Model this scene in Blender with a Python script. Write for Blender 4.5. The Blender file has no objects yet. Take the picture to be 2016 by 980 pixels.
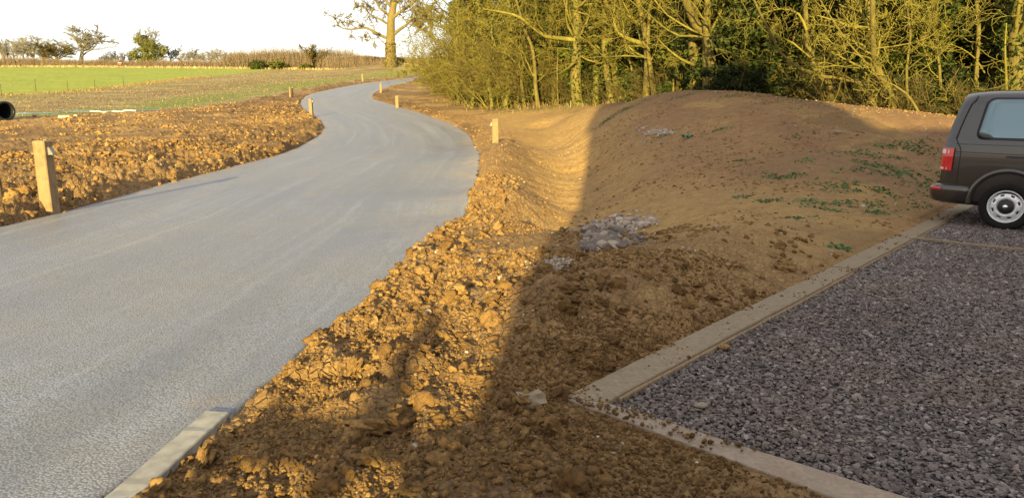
import bpy, bmesh, math, random
import numpy as np
from mathutils import Vector, Matrix

# ------------------------------------------------------------------ camera, sky, sun, exposure
scene = bpy.context.scene
COL = scene.collection
PITCH = math.radians(10.7); CAMH = 1.65; FPX = 1456.0
cam_data = bpy.data.cameras.new("camera"); cam = bpy.data.objects.new("camera", cam_data); COL.objects.link(cam)
cam_data.sensor_width = 36.0; cam_data.lens = 26.0; cam_data.clip_end = 3000.0; cam_data.clip_start = 0.05
cam.location = (0, 0, CAMH); cam.rotation_euler = (math.pi / 2 - PITCH, 0, 0)
scene.camera = cam

SUN_EL = math.radians(10.5); SUN_DX = 0.13
world = bpy.data.worlds.new("World"); scene.world = world; world.use_nodes = True
wn = world.node_tree.nodes; wl = world.node_tree.links; wn.clear()
w_out = wn.new("ShaderNodeOutputWorld"); w_bg = wn.new("ShaderNodeBackground"); w_sky = wn.new("ShaderNodeTexSky")
w_sky.sky_type = 'NISHITA'; w_sky.sun_disc = False; w_sky.sun_elevation = SUN_EL
w_sky.sun_rotation = math.pi + math.atan2(SUN_DX, 1.0); w_sky.air_density = 1.0; w_sky.dust_density = 1.2; w_sky.ozone_density = 1.0
# thin high cloud veil whitening the sky
w_tc = wn.new("ShaderNodeTexCoord"); w_nz = wn.new("ShaderNodeTexNoise"); w_nz.inputs['Scale'].default_value = 2.2
w_nz.inputs['Detail'].default_value = 6
w_map = wn.new("ShaderNodeMapping"); w_map.inputs['Scale'].default_value = (1, 1, 3)
wl.new(w_tc.outputs['Generated'], w_map.inputs[0]); wl.new(w_map.outputs[0], w_nz.inputs[0])
w_rmp = wn.new("ShaderNodeMapRange"); w_rmp.inputs[1].default_value = .3; w_rmp.inputs[2].default_value = .75
w_rmp.inputs[3].default_value = .5; w_rmp.inputs[4].default_value = .9
wl.new(w_nz.outputs[0], w_rmp.inputs[0])
w_mix = wn.new("ShaderNodeMixRGB"); w_mix.inputs[2].default_value = (4.9, 4.75, 4.6, 1)
wl.new(w_rmp.outputs[0], w_mix.inputs[0]); wl.new(w_sky.outputs[0], w_mix.inputs[1])
w_bg.inputs['Strength'].default_value = 0.096
wl.new(w_mix.outputs[0], w_bg.inputs['Color']); wl.new(w_bg.outputs[0], w_out.inputs[0])

sun_d = bpy.data.lights.new("sun", 'SUN'); sun = bpy.data.objects.new("sun", sun_d); COL.objects.link(sun)
sun_d.energy = 5.0; sun_d.angle = math.radians(0.5); sun_d.color = (1.0, 0.81, 0.32)
sun_dir = Vector((SUN_DX, 1.0, -math.tan(SUN_EL) * math.hypot(1, SUN_DX))).normalized()
sun.rotation_euler = sun_dir.to_track_quat('-Z', 'Y').to_euler(); sun.location = (-20, -60, 30)
scene.view_settings.view_transform = 'Standard'; scene.view_settings.look = 'None'
scene.view_settings.gamma = 1.0; scene.view_settings.use_curve_mapping = False
scene.view_settings.exposure = 1.5
scene.render.engine = 'CYCLES'
scene.cycles.max_bounces = 6; scene.cycles.diffuse_bounces = 3; scene.cycles.glossy_bounces = 3
scene.cycles.transparent_max_bounces = 6

RNG = np.random.default_rng(7); random.seed(7)

# ------------------------------------------------------------------ helpers
def tag(o, label=None, cat=None, group=None, kind=None):
    if label: o['label'] = label
    if cat: o['category'] = cat
    if group: o['group'] = group
    if kind: o['kind'] = kind
    return o

def thing(name, label, cat, loc=(0, 0, 0), rz=0.0, group=None):
    o = bpy.data.objects.new(name, None); COL.objects.link(o)
    o.empty_display_size = .2; o.location = loc; o.rotation_euler = (0, 0, rz)
    return tag(o, label, cat, group)

def link(name, me, mat=None, parent=None):
    o = bpy.data.objects.new(name, me); COL.objects.link(o)
    if mat is not None and len(me.materials) == 0: me.materials.append(mat)
    if parent is not None: o.parent = parent
    return o

def np_mesh(name, V, F, smooth=False, attrs=None):
    """V (n,3); F one array (m,k) or list of arrays with differing k."""
    me = bpy.data.meshes.new(name)
    V = np.asarray(V, np.float32).reshape(-1, 3)
    Fs = F if isinstance(F, (list, tuple)) else [F]
    Fs = [np.asarray(f, np.int32) for f in Fs if len(f)]
    loops = np.concatenate([f.ravel() for f in Fs]); cnt = np.concatenate([np.full(len(f), f.shape[1], np.int32) for f in Fs])
    starts = np.concatenate([[0], np.cumsum(cnt)[:-1]]).astype(np.int32)
    me.vertices.add(len(V)); me.vertices.foreach_set("co", V.ravel())
    me.loops.add(len(loops)); me.loops.foreach_set("vertex_index", loops)
    me.polygons.add(len(cnt)); me.polygons.foreach_set("loop_start", starts)
    me.polygons.foreach_set("use_smooth", np.full(len(cnt), smooth, bool))
    if attrs:
        for k, a in attrs.items():
            a = np.asarray(a, np.float32)
            if a.ndim == 1:
                at_ = me.attributes.new(k, 'FLOAT', 'POINT'); at_.data.foreach_set('value', a)
            else:
                at_ = me.attributes.new(k, 'FLOAT_VECTOR', 'POINT'); at_.data.foreach_set('vector', a.ravel())
    me.update(calc_edges=True)
    return me

def bm_mesh(name, bm, smooth=False):
    me = bpy.data.meshes.new(name); bm.normal_update(); bm.to_mesh(me); bm.free()
    if smooth:
        me.polygons.foreach_set("use_smooth", np.ones(len(me.polygons), bool))
    return me

def smooth(a, b, x):
    t = np.clip((x - a) / (b - a), 0, 1); return t * t * (3 - 2 * t)

def hash2(ix, iy, seed):
    h = (ix.astype(np.int64) * 374761393 + iy.astype(np.int64) * 668265263 + seed * 974634777) & 0xffffffff
    h = ((h ^ (h >> 13)) * 1274126177) & 0xffffffff
    h = (h ^ (h >> 16)) & 0xffffffff
    return h.astype(np.float64) / 4294967295.0

def vnoise(x, y, seed=0):
    xi = np.floor(x); yi = np.floor(y); fx = x - xi; fy = y - yi
    u = fx * fx * fx * (fx * (fx * 6 - 15) + 10); v = fy * fy * fy * (fy * (fy * 6 - 15) + 10)
    a = hash2(xi, yi, seed); b = hash2(xi + 1, yi, seed); c = hash2(xi, yi + 1, seed); d = hash2(xi + 1, yi + 1, seed)
    return (a + (b - a) * u) * (1 - v) + (c + (d - c) * u) * v

def fbm(x, y, f, octv=4, seed=0, gain=.5):
    s = 0; amp = 1; tot = 0; c, sn = math.cos(.6), math.sin(.6)
    for o in range(octv):
        s = s + amp * vnoise(x * f + 17.3 * o, y * f - 9.1 * o, seed + o); tot += amp
        amp *= gain; f *= 2.03; x, y = c * x - sn * y, sn * x + c * y
    return s / tot

def worley(x, y, f, seed=0):
    X = x * f; Y = y * f; xi = np.floor(X); yi = np.floor(Y); best = np.full(X.shape, 9.0); val = np.zeros(X.shape)
    for i in (-1, 0, 1):
        for j in (-1, 0, 1):
            cx = xi + i; cy = yi + j
            dx = cx + hash2(cx, cy, seed) - X; dy = cy + hash2(cx, cy, seed + 5) - Y
            d = dx * dx + dy * dy; m = d < best
            best = np.where(m, d, best); val = np.where(m, hash2(cx, cy, seed + 9), val)
    return np.sqrt(best), val

def poly_sd(px, py, poly):
    """signed distance to polygon (negative inside), brute force in chunks"""
    poly = np.asarray(poly, float); A = poly; B = np.roll(poly, -1, 0)
    out = np.empty(px.shape)
    flat = out.reshape(-1); X = px.reshape(-1); Y = py.reshape(-1)
    for s in range(0, len(X), 40000):
        x = X[s:s + 40000, None]; y = Y[s:s + 40000, None]
        ex = B[:, 0] - A[:, 0]; ey = B[:, 1] - A[:, 1]
        wx = x - A[:, 0]; wy = y - A[:, 1]
        t = np.clip((wx * ex + wy * ey) / (ex * ex + ey * ey + 1e-12), 0, 1)
        d = np.sqrt(((wx - t * ex) ** 2 + (wy - t * ey) ** 2).min(1))
        cond = (A[:, 1] <= y) != (B[:, 1] <= y)
        xc = A[:, 0] + (y - A[:, 1]) / np.where(ey == 0, 1e-12, ey) * ex
        ins = (np.sum(cond & (x < xc), 1) % 2) == 1
        flat[s:s + 40000] = np.where(ins, -d, d)
    return out

class Grid:
    """bilinear lookup of a raster field"""
    def __init__(self, x0, x1, y0, y1, step, fn):
        self.x0, self.y0, self.s = x0, y0, step
        xs = np.arange(x0, x1 + step, step); ys = np.arange(y0, y1 + step, step)
        X, Y = np.meshgrid(xs, ys, indexing='ij'); self.a = fn(X, Y); self.n = X.shape
    def __call__(self, x, y):
        u = np.clip((np.asarray(x) - self.x0) / self.s, 0, self.n[0] - 1.001); v = np.clip((np.asarray(y) - self.y0) / self.s, 0, self.n[1] - 1.001)
        i = u.astype(int); j = v.astype(int); fu = u - i; fv = v - j; a = self.a
        return (a[i, j] * (1 - fu) + a[i + 1, j] * fu) * (1 - fv) + (a[i, j + 1] * (1 - fu) + a[i + 1, j + 1] * fu) * fv

# ---- surveying: a sight line of the viewer through a direction measured on the photograph
CP, SP = math.cos(PITCH), math.sin(PITCH)
def ray(px, py):
    u = (px - 1008) / FPX; v = (490 - py) / FPX
    d = Vector((u, CP + v * SP, -SP + v * CP)); return d / d.y
def at(px, py, Y):
    return Vector((0, 0, CAMH)) + ray(px, py) * Y
def on_z(px, py, z=0.0):
    r = ray(px, py); t = (z - CAMH) / r.z; return Vector((0, 0, CAMH)) + r * t

# ------------------------------------------------------------------ terrain
_PY = np.array([-60, -10, 0, 12, 20, 30, 40, 48, 54, 62, 74, 88, 97, 110, 120, 130, 150, 170, 220, 900.])
_PZ = np.array([0, 0, 0, 0, .08, .33, .85, 1.35, 1.72, 2.4, 3.3, 4.45, 5.15, 6.25, 7.05, 7.9, 9.5, 10.8, 12, 12])
_yy = np.linspace(-60, 900, 6000); _zz = np.interp(_yy, _PY, _PZ)
_k = np.hanning(61); _k /= _k.sum(); _zz = np.convolve(np.pad(_zz, 30, mode='edge'), _k, 'valid')
def P(y): return np.interp(y, _yy, _zz)

ctrl = []
def cpx(px, py, Y, dz=0):
    p = at(px, py, Y); ctrl.append((p.x, p.y, p.z + dz - float(P(p.y))))
def cxy(x, y, r): ctrl.append((x, y, r))
# road side and left: no departure from the profile
for x, y in [(-1, 2), (-1.2, 6), (-1.2, 10), (-1.1, 14), (-1.2, 20), (-1.2, 26), (-2.5, 36), (-5, 44), (-9, 52), (-12, 60), (-14, 72), (-12, 88),
             (-8, 10), (-8, 20), (-8, 30), (-14, 44), (-18, 60), (-22, 80), (-20, 20), (-30, 40), (-40, 60), (-1, -6), (-8, -6), (-10, 98), (-40, 20)]:
    cxy(x, y, 0)
# parking area flat
for x, y in [(.6, 3), (1.5, 4.6), (3, 6.8), (5, 9.4), (7, 11.6), (8.2, 12.8), (4, 3), (8, 4), (7, 8), (12, 10), (12, 4), (3, -4), (12, -4), (14, 13.5)]:
    cxy(x, y, 0)
# mound crest, its flanks, swale, bank of the road, spoil heap
for a in [(1200, 207, 33), (1260, 197, 28), (1350, 187.5, 25), (1420, 186, 24), (1500, 192, 23), (1600, 203, 21.5), (1700, 216, 19.5), (1800, 233, 18), (1868, 243, 17.3), (2010, 262, 17)]:
    cpx(*a)
for a in [(1500, 400, 11.8), (1500, 300, 16.2), (1650, 330, 14.2), (1800, 340, 14.4), (1700, 420, 11.4), (1350, 320, 16.5), (1300, 250, 21.5)]:
    cpx(*a)
for a in [(1085, 475, 11.6), (1190, 455, 12.0), (1150, 385, 16.6), (1140, 325, 21.5), (1110, 272, 28), (1050, 240, 36)]:
    cpx(*a)
for a in [(975, 282, 30), (990, 320, 21), (1000, 385, 13.2), (985, 440, 10.2)]:
    cpx(*a)
for a in [(1300, 610, 5.5), (1290, 525, 7.0), (1420, 500, 7.9), (1330, 470, 9.4), (1500, 470, 8.9), (1100, 560, 6.6)]:
    cpx(*a)
# behind the mound, wood floor
for px, Y, z in [(1100, 42, 1.75), (1200, 42, 1.85), (1350, 32, 1.7), (1500, 29, 1.6), (1700, 24.5, 1.15), (1900, 22, .9), (2010, 22, .8)]:
    p = at(px, 200, Y); cxy(p.x, p.y, z - float(P(p.y)))
for x, y, r in [(5, 60, -.2), (20, 50, .3), (30, 40, .6), (30, 25, .6), (-3, 60, .1), (-4, 50, .2), (0, 75, 0), (30, 10, .1), (20, 70, 0)]:
    cxy(x, y, r)
ctrl = np.array(ctrl)
def _tps_k(r2): return 0.5 * r2 * np.log(r2 + 1e-9)
_n = len(ctrl); _D2 = ((ctrl[:, None, :2] - ctrl[None, :, :2]) ** 2).sum(-1)
_A = np.zeros((_n + 3, _n + 3)); _A[:_n, :_n] = _tps_k(_D2) + np.eye(_n) * 0.08
_A[:_n, _n] = 1; _A[:_n, _n + 1:] = ctrl[:, :2]; _A[_n:, :_n] = _A[:_n, _n:].T
_W = np.linalg.solve(_A, np.concatenate([ctrl[:, 2], [0, 0, 0]]))
def _resid(X, Y):
    s = np.zeros(X.shape)
    for (cx, cy, _), w in zip(ctrl, _W[:_n]): s += w * _tps_k((X - cx) ** 2 + (Y - cy) ** 2)
    s += _W[_n] + _W[_n + 1] * X + _W[_n + 2] * Y
    win = smooth(100, 75, Y) * smooth(-45, -25, X) * smooth(45, 30, X) * smooth(-9, -4, Y)
    return s * win
RES = Grid(-48, 48, -10, 102, .25, _resid)
_FORMS = []
def form(pts_px, amp, wd):
    q = np.array([(at(a, b, Y).x, Y) for a, b, Y in pts_px])
    def raw(X, Y):
        A = q[:-1]; B = q[1:]; E = B - A; out = np.full(X.shape, 1e9)
        for a, e in zip(A, E):
            t = np.clip(((X - a[0]) * e[0] + (Y - a[1]) * e[1]) / (e @ e), 0, 1); out = np.minimum(out, np.hypot(X - a[0] - t * e[0], Y - a[1] - t * e[1]))
        return out
    lo = q.min(0) - 4; hi = q.max(0) + 4; G = Grid(lo[0], hi[0], lo[1], hi[1], .12, raw)
    _FORMS.append((lambda x, y: np.where((x > lo[0]) & (x < hi[0]) & (y > lo[1]) & (y < hi[1]), G(x, y), 99.), amp, wd))
form([(1090, 478, 11), (1135, 410, 14.5), (1150, 350, 18.5), (1125, 290, 25), (1075, 248, 34)], -.42, 1.15)      # swale
form([(1002, 440, 10.6), (1000, 390, 13.5), (990, 330, 19), (978, 285, 29)], .26, .75)                              # bank between road and swale
form([(1150, 600, 5.6), (1260, 560, 6.3), (1400, 520, 7.4), (1530, 490, 8.4)], .14, .7)                              # spoil heap
def T(x, y):
    x = np.asarray(x, float); y = np.asarray(y, float)
    z = P(y) + np.where((np.abs(x) < 47) & (y < 101) & (y > -9.5), RES(x, y), 0)
    z = z + 1.25 * np.exp(-(((x + 20.5) / 9) ** 2 + ((y - 127) / 7) ** 2))            # bank under the oak
    z = z + 0.25 * smooth(95, 150, y) * smooth(-30, -95, x)
    for path, amp, wd in _FORMS:
        z = z + amp * np.exp(-(path(x, y) / wd) ** 2)
    return z
_ds = np.concatenate([np.arange(1.2, 40, .02), np.arange(40, 260, .1)])
def gx(px, Y, py=140): return at(px, py, Y).x
def hit(px, py, default=150):
    r = ray(px, py); z = CAMH + r.z * _ds; g = T(r.x * _ds, _ds)
    k = np.nonzero(z <= g)[0]
    d = _ds[k[0]] if len(k) else default
    return Vector((r.x * d, d, float(T(r.x * d, d))))
def hits(pts): return [hit(*p) for p in pts]

def resample(P_, n):
    P_ = np.asarray(P_, float); pad = np.vstack([2 * P_[0] - P_[1], P_, 2 * P_[-1] - P_[-2]])
    out = []
    for i in range(1, len(pad) - 2):
        p0, p1, p2, p3 = pad[i - 1:i + 3]
        for t in np.linspace(0, 1, 30, endpoint=False):
            out.append(.5 * ((2 * p1) + (-p0 + p2) * t + (2 * p0 - 5 * p1 + 4 * p2 - p3) * t * t + (-p0 + 3 * p1 - 3 * p2 + p3) * t ** 3))
    out.append(pad[-2]); out = np.array(out)
    s = np.concatenate([[0], np.cumsum(np.linalg.norm(np.diff(out, axis=0), axis=1))])
    q = np.linspace(0, s[-1], n)
    return np.stack([np.interp(q, s, out[:, k]) for k in range(out.shape[1])], 1)

# ---- road edges, taken off the photograph, laid out in plan
R_px = [(450, 812), (530, 765), (640, 655), (740, 578), (860, 458), (928, 388), (943, 335), (943, 300), (925, 268), (872, 238), (785, 210), (738, 196), (735, 187), (748, 178), (790, 166), (868, 150.5)]
L_px = [(0, 446), (170, 405), (330, 360), (450, 330), (560, 300), (622, 270), (637, 252), (630, 238), (606, 222), (592, 206), (596, 195), (625, 182), (720, 164), (800, 154.5), (866, 149.2)]
Rp = np.array([(p.x, p.y) for p in hits(R_px)]); Lp = np.array([(p.x, p.y) for p in hits(L_px)])
NST = 420
_Rs = resample(np.vstack([[(-2.6, -8), (-2.05, 1.2), (-1.86, 2.7)], Rp, [(8, 120)]]), 260)
_Ls = resample(np.vstack([[(-8.2, -8), (-7.5, 4)], Lp, [(6, 127)]]), 260)
road_poly = np.vstack([_Rs, _Ls[::-1]])
RSD = Grid(-34, 16, -10, 130, .1, lambda X, Y: poly_sd(X, Y, road_poly))
def road_sd(x, y):
    return np.where((x > -33.5) & (x < 15.5) & (y > -9.5) & (y < 129.5), RSD(x, y), 20.0)
print("road R", np.round(Rp, 1).tolist()); print("road L", np.round(Lp, 1).tolist())

# ---- parking area (timber edged gravel)
ZB = .035
c_out = on_z(1108, 781, ZB); c_in = on_z(1194, 790, ZB); a_out = on_z(1880, 405, ZB); a_in = on_z(1910, 408, ZB)
b_out = on_z(1655, 978, ZB); b_in = on_z(1806, 978, ZB)
def ext(p, q, k): return p + (q - p) * k
def xy(v): return (v.x, v.y)
a_far_in = ext(c_in, a_in, 1.9); a_far_out = ext(c_out, a_out, 1.9)
b_far_in = ext(c_in, b_in, 2.5); b_far_out = ext(c_out, b_out, 2.5)
park_poly = [xy(c_in), xy(a_far_in), (30, a_far_in.y), (30, b_far_in.y), xy(b_far_in)]
outer_poly = [xy(c_out), xy(a_far_out), (30.3, a_far_out.y), (30.3, b_far_out.y), xy(b_far_out)]
PSD = Grid(-2, 32, -6, 26, .1, lambda X, Y: poly_sd(X, Y, outer_poly))
def park_sd(x, y): return np.where((x > -1.9) & (x < 31.5) & (y > -5.9) & (y < 25.9), PSD(x, y), 10.0)

# ---- soil / grass / crop regions
soil_b = hits([(-60, 237), (0, 236), (120, 231), (330, 217), (480, 198), (573, 183), (640, 168), (720, 157), (830, 147.5)])
soil_poly = [(-80, soil_b[0].y)] + [xy(p) for p in soil_b] + [(0, 124), (12, 132), (90, 132), (90, -70), (-80, -70)]
SSD = Grid(-100, 60, -30, 140, .4, lambda X, Y: poly_sd(X, Y, soil_poly))
def soil_sd(x, y):
    far = np.where((y > 132), 30., np.where(x < -80, np.where(y < soil_b[0].y, -9., 9.), -30.))
    return np.where((x > -99) & (x < 59) & (y > -29) & (y < 139), SSD(x, y), far)
crop_b = hits([(-60, 192), (0, 188.5), (130, 182), (250, 170), (330, 159.5), (405, 150.5)], )
crop_poly = [(-260, crop_b[0].y - 4)] + [xy(p) for p in crop_b] + [(crop_b[-1].x + 1, 140), (crop_b[-1].x - 8, 162), (-260, 172)]
CSD = Grid(-265, -20, 40, 180, .5, lambda X, Y: poly_sd(X, Y, crop_poly))
def crop_sd(x, y): return np.where((x > -264) & (x < -21) & (y > 41) & (y < 179), CSD(x, y), 30.)
print('soil_b', [tuple(round(v, 1) for v in p) for p in soil_b]); print('crop_b', [tuple(round(v, 1) for v in p) for p in crop_b])

def rough(x, y):
    """how broken the soil surface is: 1 freshly dug clods, ~.15 smoothed clay"""
    rs = road_sd(x, y); left = (x < -6.5 - .0 * y) & (y < 45) | (x < -12.5)
    n = fbm(x, y, .35, 3, 61)
    near = smooth(9.5, 6.5, y)                                         # dug ground in front of the camera
    right = np.maximum(smooth(2.6, .9, rs + (n - .5) * 1.2), near * .95)
    heap = np.exp(-(((x - 1.9) / 1.9) ** 2 + ((y - 7.2) / 2.4) ** 2)) * .8
    right = np.maximum(np.maximum(right, heap), .20 + .12 * n)
    lf = .55 + .45 * smooth(9, 1.5, rs + (n - .5) * 6)
    return np.where(left, lf, right)
# ------------------------------------------------------------------ materials
def new_mat(name):
    m = bpy.data.materials.new(name); m.use_nodes = True
    nt = m.node_tree; nt.nodes.clear()
    o = nt.nodes.new('ShaderNodeOutputMaterial'); b = nt.nodes.new('ShaderNodeBsdfPrincipled')
    nt.links.new(b.outputs[0], o.inputs[0])
    return m, nt, b
class NB:
    def __init__(s, nt): s.nt = nt
    def n(s, t, **kw):
        nd = s.nt.nodes.new(t)
        for k, v in kw.items(): setattr(nd, k, v)
        return nd
    def l(s, a, b): s.nt.links.new(a, b)
    def coord(s, kind='Object', scale=None):
        c = s.n('ShaderNodeTexCoord').outputs[kind]
        if scale is not None:
            m = s.n('ShaderNodeMapping'); m.inputs['Scale'].default_value = scale; s.l(c, m.inputs[0]); c = m.outputs[0]
        return c
    def noise(s, co, scale, detail=5, rough=.55, dist=0):
        t = s.n('ShaderNodeTexNoise'); t.inputs['Scale'].default_value = scale; t.inputs['Detail'].default_value = detail
        t.inputs['Roughness'].default_value = rough; t.inputs['Distortion'].default_value = dist; s.l(co, t.inputs[0]); return t.outputs[0]
    def voro(s, co, scale, feature='F1', out=0, rnd=1.0):
        t = s.n('ShaderNodeTexVoronoi', feature=feature); t.inputs['Scale'].default_value = scale
        t.inputs['Randomness'].default_value = rnd; s.l(co, t.inputs[0]); return t.outputs[out]
    def ramp(s, f, stops):
        r = s.n('ShaderNodeValToRGB'); e = r.color_ramp.elements
        while len(e) < len(stops): e.new(.5)
        for el, (p, c) in zip(e, stops):
            el.position = p; el.color = (c[0], c[1], c[2], 1) if hasattr(c, '__len__') else (c, c, c, 1)
        s.l(f, r.inputs[0]); return r.outputs[0]
    def mix(s, f, a, b, mode='MIX'):
        m = s.n('ShaderNodeMixRGB', blend_type=mode)
        for sock, v in zip(m.inputs, (f, a, b)):
            if isinstance(v, (int, float)): sock.default_value = v
            elif isinstance(v, (tuple, list)): sock.default_value = (v[0], v[1], v[2], 1)
            else: s.l(v, sock)
        return m.outputs[0]
    def math(s, op, a, b=0.0, clamp=False):
        m = s.n('ShaderNodeMath', operation=op, use_clamp=clamp)
        for sock, v in zip(m.inputs, (a, b)):
            if isinstance(v, (int, float)): sock.default_value = v
            else: s.l(v, sock)
        return m.outputs[0]
    def attr(s, name, out='Fac'):
        a = s.n('ShaderNodeAttribute'); a.attribute_name = name; return a.outputs[out]
    def bump(s, h, strength, dist, normal=None):
        b = s.n('ShaderNodeBump'); b.inputs['Strength'].default_value = strength; b.inputs['Distance'].default_value = dist
        s.l(h, b.inputs['Height'])
        if normal is not None: s.l(normal, b.inputs['Normal'])
        return b.outputs[0]

def mat_soil():
    m, nt, b = new_mat('clay_soil'); g = NB(nt); co = g.coord()
    rf = g.attr('rough'); wet_shade = g.attr('wet_shade')
    n1 = g.noise(co, .55, 6, .6); n2 = g.noise(co, 5, 6, .65); n3 = g.noise(co, 40, 4, .7)
    clay = g.ramp(n2, [(.25, (.19, .108, .044)), (.5, (.345, .205, .084)), (.75, (.47, .30, .13))])
    mound = g.ramp(n2, [(.25, (.205, .114, .056)), (.55, (.29, .166, .082)), (.8, (.39, .24, .127))])
    mm = g.attr('mound')
    clay = g.mix(g.math('MULTIPLY', g.math('SUBTRACT', 1.0, rf, True), .65), clay, g.ramp(n2, [(.3, (.37, .235, .085)), (.7, (.50, .335, .125))]))  # smooth clay painted lighter and yellower to brighten the sunlit hollow
    c = g.mix(mm, clay, mound)
    c = g.mix(g.ramp(n1, [(.42, 0), (.62, .35)]), c, (.25, .155, .083))
    c = g.mix(g.math('MULTIPLY', wet_shade, .75), c, (.125, .078, .042))  # darker colour for damp soil and for painted shade
    spk = g.voro(co, 38, 'F1', 0)
    c = g.mix(g.ramp(spk, [(.06, .6), (.10, 0)]), c, (.48, .40, .29))
    c = g.mix(g.ramp(n3, [(.35, .35), (.6, 0)]), c, (.10, .055, .022))
    g.l(c, b.inputs['Base Color']); b.inputs['Roughness'].default_value = .92; b.inputs['Specular IOR Level'].default_value = .15
    cr = g.voro(g.mix(.12, co, g.noise(co, 6, 3)), 14, 'DISTANCE_TO_EDGE', 0)
    crk = g.math('MULTIPLY', g.ramp(cr, [(0, 0), (.12, 1)]), rf)
    h = g.math('ADD', g.math('MULTIPLY', n3, .5), g.math('MULTIPLY', crk, .8))
    h = g.math('ADD', h, g.math('MULTIPLY', g.noise(co, 14, 6, .7), 1.4))
    g.l(g.bump(h, .9, .03), b.inputs['Normal'])
    return m

def mat_clod():
    m, nt, b = new_mat('clay_clod'); g = NB(nt); co = g.coord()
    t = g.attr('tint'); n2 = g.noise(co, 30, 5, .65)
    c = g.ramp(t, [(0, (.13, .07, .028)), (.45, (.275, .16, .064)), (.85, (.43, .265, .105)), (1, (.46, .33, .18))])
    c = g.mix(g.ramp(n2, [(.35, .5), (.6, 0)]), c, (.12, .065, .025))
    g.l(c, b.inputs['Base Color']); b.inputs['Roughness'].default_value = .95; b.inputs['Specular IOR Level'].default_value = .1
    g.l(g.bump(g.noise(co, 140, 5, .75), 1.0, .008, g.bump(g.noise(co, 45, 5, .7), .9, .02)), b.inputs['Normal'])
    return m

def mat_stone(name, stops, scale=120, rough=.8, soil=False):
    m, nt, b = new_mat(name); g = NB(nt); co = g.coord()
    c = g.ramp(g.attr('tint'), stops); n = g.noise(co, scale, 4, .6)
    if soil: c = g.mix(g.ramp(g.noise(co, 1.1, 5, .6), [(.48, 0), (.72, .45)]), c, (.20, .135, .085))
    c = g.mix(.6, c, g.ramp(n, [(.3, .45), (.7, 1.0)]), 'MULTIPLY')
    g.l(c, b.inputs['Base Color']); b.inputs['Roughness'].default_value = rough
    g.l(g.bump(n, .35, .006), b.inputs['Normal'])
    return m

def mat_road():
    m, nt, b = new_mat('damp_asphalt'); g = NB(nt); co = g.coord()
    uv = g.n('ShaderNodeUVMap').outputs[0]
    def along(sx, sy):
        mp = g.n('ShaderNodeMapping'); mp.inputs['Scale'].default_value = (sx, sy, 1); g.l(uv, mp.inputs[0]); return mp.outputs[0]
    st = g.noise(along(1.0, .045), 1.5, 6, .6, .1); st2 = g.noise(along(1, .016), 5, 5, .55, .05); st3 = g.noise(along(1, .012), 17, 3, .6)
    big = g.noise(co, .35, 5, .6); mid = g.noise(co, 2.2, 6, .65); fine = g.noise(co, 130, 3, .75); agg = g.voro(co, 72, 'F1', 0); aggc = g.voro(co, 72, 'F1', 1)
    c = g.ramp(st, [(.32, (.145, .152, .190)), (.5, (.208, .217, .268)), (.68, (.30, .312, .375))])
    c = g.mix(g.ramp(st2, [(.54, 0), (.74, .42)]), c, (.44, .455, .52))
    c = g.mix(g.ramp(st3, [(.60, 0), (.68, .35)]), c, (.17, .165, .16))
    c = g.mix(g.ramp(mid, [(.35, .45), (.6, 0)]), c, (.20, .19, .18))
    c = g.mix(g.ramp(big, [(.42, 0), (.7, .5)]), c, (.265, .235, .205))
    mud = g.math('MULTIPLY', g.attr('edge'), g.ramp(g.noise(co, 1.3, 6, .65), [(.42, 0), (.6, 1)]))
    c = g.mix(mud, c, (.42, .30, .17))
    sm = g.math('MULTIPLY', g.ramp(g.noise(co, .9, 7, .6), [(.60, 0), (.70, 1)]), g.ramp(fine, [(.4, .25), (.6, .8)]))
    c = g.mix(g.math('MULTIPLY', sm, .6), c, (.34, .245, .15))
    c = g.mix(.55, c, g.ramp(aggc, [(0, .55), (.5, .95), (1, 1.25)]), 'MULTIPLY')
    c = g.mix(g.ramp(agg, [(.35, .0), (.75, .6)]), c, (.06, .06, .062))
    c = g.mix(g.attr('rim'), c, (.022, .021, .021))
    g.l(c, b.inputs['Base Color'])
    g.l(g.ramp(st, [(.3, .38), (.7, .62)]), b.inputs['Roughness'])
    b.inputs['Specular IOR Level'].default_value = .5
    h = g.math('ADD', g.math('MULTIPLY', agg, -1.0), g.math('MULTIPLY', fine, .6))
    g.l(g.bump(h, .75, .008, g.bump(mid, .15, .03)), b.inputs['Normal'])
    return m

def mat_wood(name, dark, light, rough=.85, axis=(18, 18, 1.2), stain=None):
    m, nt, b = new_mat(name); g = NB(nt); co = g.coord('Object', axis)
    n = g.noise(co, 2.5, 6, .65, 1.2); c = g.ramp(n, [(.3, dark), (.7, light)])
    co2 = g.coord()
    c = g.mix(g.ramp(g.noise(co2, 7, 5, .6), [(.5, 0), (.75, .6)]), c, stain or tuple(.55 * v for v in dark))
    g.l(c, b.inputs['Base Color']); b.inputs['Roughness'].default_value = rough
    g.l(g.bump(n, .5, .006), b.inputs['Normal'])
    return m

def mat_bark(name, dark, light, sc=3.0):
    m, nt, b = new_mat(name); g = NB(nt); co = g.coord('Object', (1, 1, .35))
    n = g.noise(co, sc * 3, 6, .7); n2 = g.noise(g.coord(), .9, 4, .6)
    c = g.ramp(n, [(.3, dark), (.65, light)])
    c = g.mix(g.ramp(n2, [(.4, 0), (.65, .5)]), c, tuple(.6 * (a + bb) / 2 for a, bb in zip(dark, light)))
    rnd = g.n('ShaderNodeObjectInfo').outputs['Random']
    c = g.mix(.35, c, g.ramp(rnd, [(0, .55), (1, 1.0)]), 'MULTIPLY')
    g.l(c, b.inputs['Base Color']); b.inputs['Roughness'].default_value = .9; b.inputs['Specular IOR Level'].default_value = .2
    g.l(g.bump(n, .6, .03), b.inputs['Normal'])
    return m

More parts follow.
